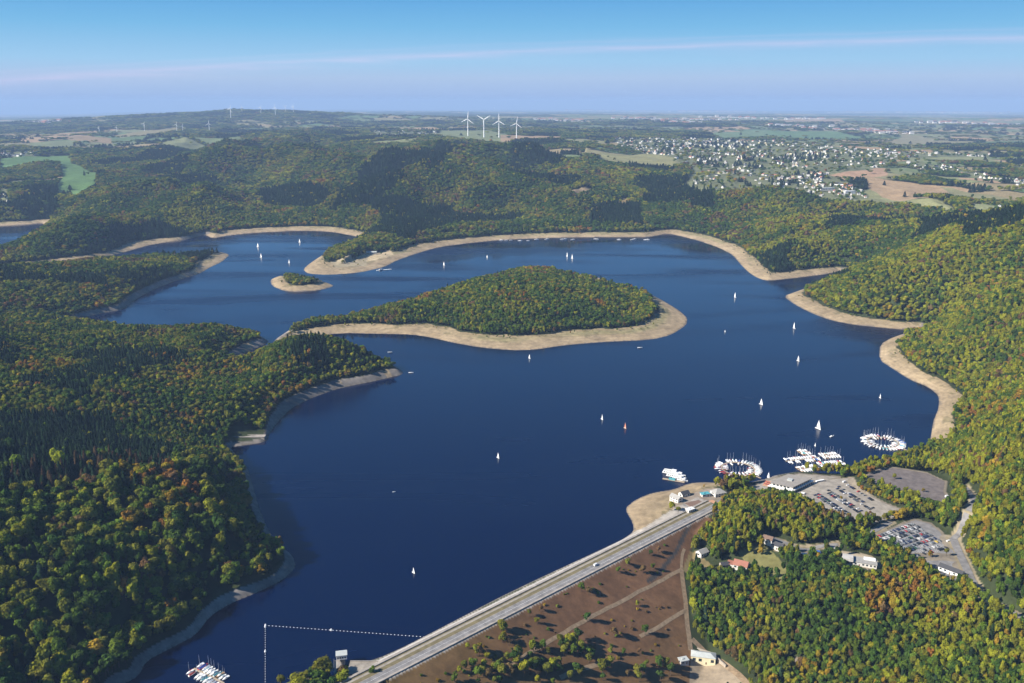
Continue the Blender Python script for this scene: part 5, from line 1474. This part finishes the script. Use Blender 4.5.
W = bpy.data.worlds.new('World'); S.world = W; W.use_nodes = True; nt = W.node_tree; nt.nodes.clear(); N = nt.nodes.new; L = nt.links.new
out = N('ShaderNodeOutputWorld'); bg = N('ShaderNodeBackground'); bg.inputs['Strength'].default_value = .085
sky = N('ShaderNodeTexSky'); sky.sky_type = 'NISHITA'; sky.sun_disc = False; sky.sun_elevation = SUN_EL; sky.sun_rotation = SUN_AZ % (2 * math.pi)
sky.altitude = 700; sky.air_density = 1.0; sky.dust_density = .6; sky.ozone_density = 2.0
tc = N('ShaderNodeTexCoord'); sp = N('ShaderNodeSeparateXYZ'); sat = N('ShaderNodeHueSaturation'); sat.inputs['Saturation'].default_value = 1.4; sat.inputs['Hue'].default_value = .5; L(sky.outputs[0], sat.inputs['Color']); L(tc.outputs['Generated'], sp.inputs[0])


def math_(op, a, b=None, clamp=False):
    q = N('ShaderNodeMath'); q.operation = op; q.use_clamp = clamp
    for i, x in enumerate((a, b)):
        if x is None: continue
        if isinstance(x, (int, float)): q.inputs[i].default_value = x
        else: L(x, q.inputs[i])
    return q.outputs[0]


zz = math_('ADD', math_('MULTIPLY', sp.outputs['Z'], 3.4), .06)
cb = N('ShaderNodeCombineXYZ'); L(sp.outputs['X'], cb.inputs[0]); L(sp.outputs['Y'], cb.inputs[1]); L(zz, cb.inputs[2])
nm = N('ShaderNodeVectorMath'); nm.operation = 'NORMALIZE'; L(cb.outputs[0], nm.inputs[0]); L(nm.outputs[0], sky.inputs['Vector'])
# long thin vapour trail high in the sky
az = math_('MULTIPLY', math_('ARCTAN2', sp.outputs['X'], sp.outputs['Y']), 57.2958)
el = math_('MULTIPLY', math_('ARCSINE', sp.outputs['Z']), 57.2958)
arc = math_('ADD', math_('ADD', math_('MULTIPLY', az, .0385), 2.95), math_('MULTIPLY', math_('MULTIPLY', az, az), -.00088))
nz = N('ShaderNodeTexNoise'); nz.inputs['Scale'].default_value = 9; nz.inputs['Detail'].default_value = 6; mp = N('ShaderNodeMapping'); mp.inputs['Scale'].default_value = (1, 1, 14)
L(tc.outputs['Generated'], mp.inputs['Vector']); L(mp.outputs['Vector'], nz.inputs['Vector'])
wob = math_('MULTIPLY', math_('SUBTRACT', nz.outputs['Fac'], .5), .55)


def streak(off, width, amt):
    d = math_('ABSOLUTE', math_('ADD', math_('SUBTRACT', el, arc), math_('SUBTRACT', wob, off)))
    f_ = math_('SUBTRACT', 1.0, math_('DIVIDE', d, width), True)
    f_ = math_('MULTIPLY', math_('MULTIPLY', f_, f_), math_('MULTIPLY', nz.outputs['Fac'], amt))
    return math_('MULTIPLY', f_, math_('LESS_THAN', math_('ABSOLUTE', az), 80.0))


ramp = N('ShaderNodeValToRGB'); cr = ramp.color_ramp
def lin(c): return tuple(((q / 255 + .055) / 1.055) ** 2.4 for q in c)
pts_ = [(0, (152,180,228)), (.07, (163,188,228)), (.2, (174,198,230)), (.34, (158,202,236)), (.62, (122,186,230)), (1, (84,158,220))]
while len(cr.elements) < len(pts_): cr.elements.new(.5)
for e_, (q, c) in zip(cr.elements, pts_): e_.position = q; e_.color = (*lin(c), 1)
L(math_('DIVIDE', el, 7.0, True), ramp.inputs[0])
rs = N('ShaderNodeVectorMath'); rs.operation = 'SCALE'; rs.inputs['Scale'].default_value = 6.0; L(ramp.outputs[0], rs.inputs[0])
up_ = math_('DIVIDE', math_('SUBTRACT', el, 6.0), 22.0, True)
low = N('ShaderNodeMix'); low.data_type = 'RGBA'; L(up_, low.inputs['Factor']); L(rs.outputs[0], low.inputs[6]); L(sat.outputs[0], low.inputs[7])
tot = math_('ADD', math_('ADD', streak(0, .42, .62), streak(.42, .25, .22)), streak(-.25, .9, .14), True)
mixn = N('ShaderNodeMix'); mixn.data_type = 'RGBA'
L(tot, mixn.inputs['Factor']); L(low.outputs[2], mixn.inputs[6]); mixn.inputs[7].default_value = (4.5, 4.0, 5.4, 1)
L(mixn.outputs[2], bg.inputs['Color']); L(bg.outputs[0], out.inputs['Surface'])

cam = bpy.data.cameras.new('camera'); cam.sensor_width = 36; cam.lens = F / 1024 * 36; cam.clip_start = 1; cam.clip_end = 200000
co = link('camera', cam, None, (0, 0, CAMZ)); co.rotation_euler = (math.pi / 2 - P, 0, 0)
S.camera = co
S.view_settings.view_transform = 'Standard'; S.view_settings.look = 'None'; S.view_settings.exposure = 1.0; S.view_settings.gamma = 1; S.view_settings.use_curve_mapping = False
S.cycles.max_bounces = 5; S.cycles.diffuse_bounces = 2; S.cycles.glossy_bounces = 2; S.cycles.transmission_bounces = 2; S.cycles.volume_bounces = 0
S.cycles.use_denoising = True
S.cycles.use_fast_gi = False
print('objects', len(bpy.data.objects))
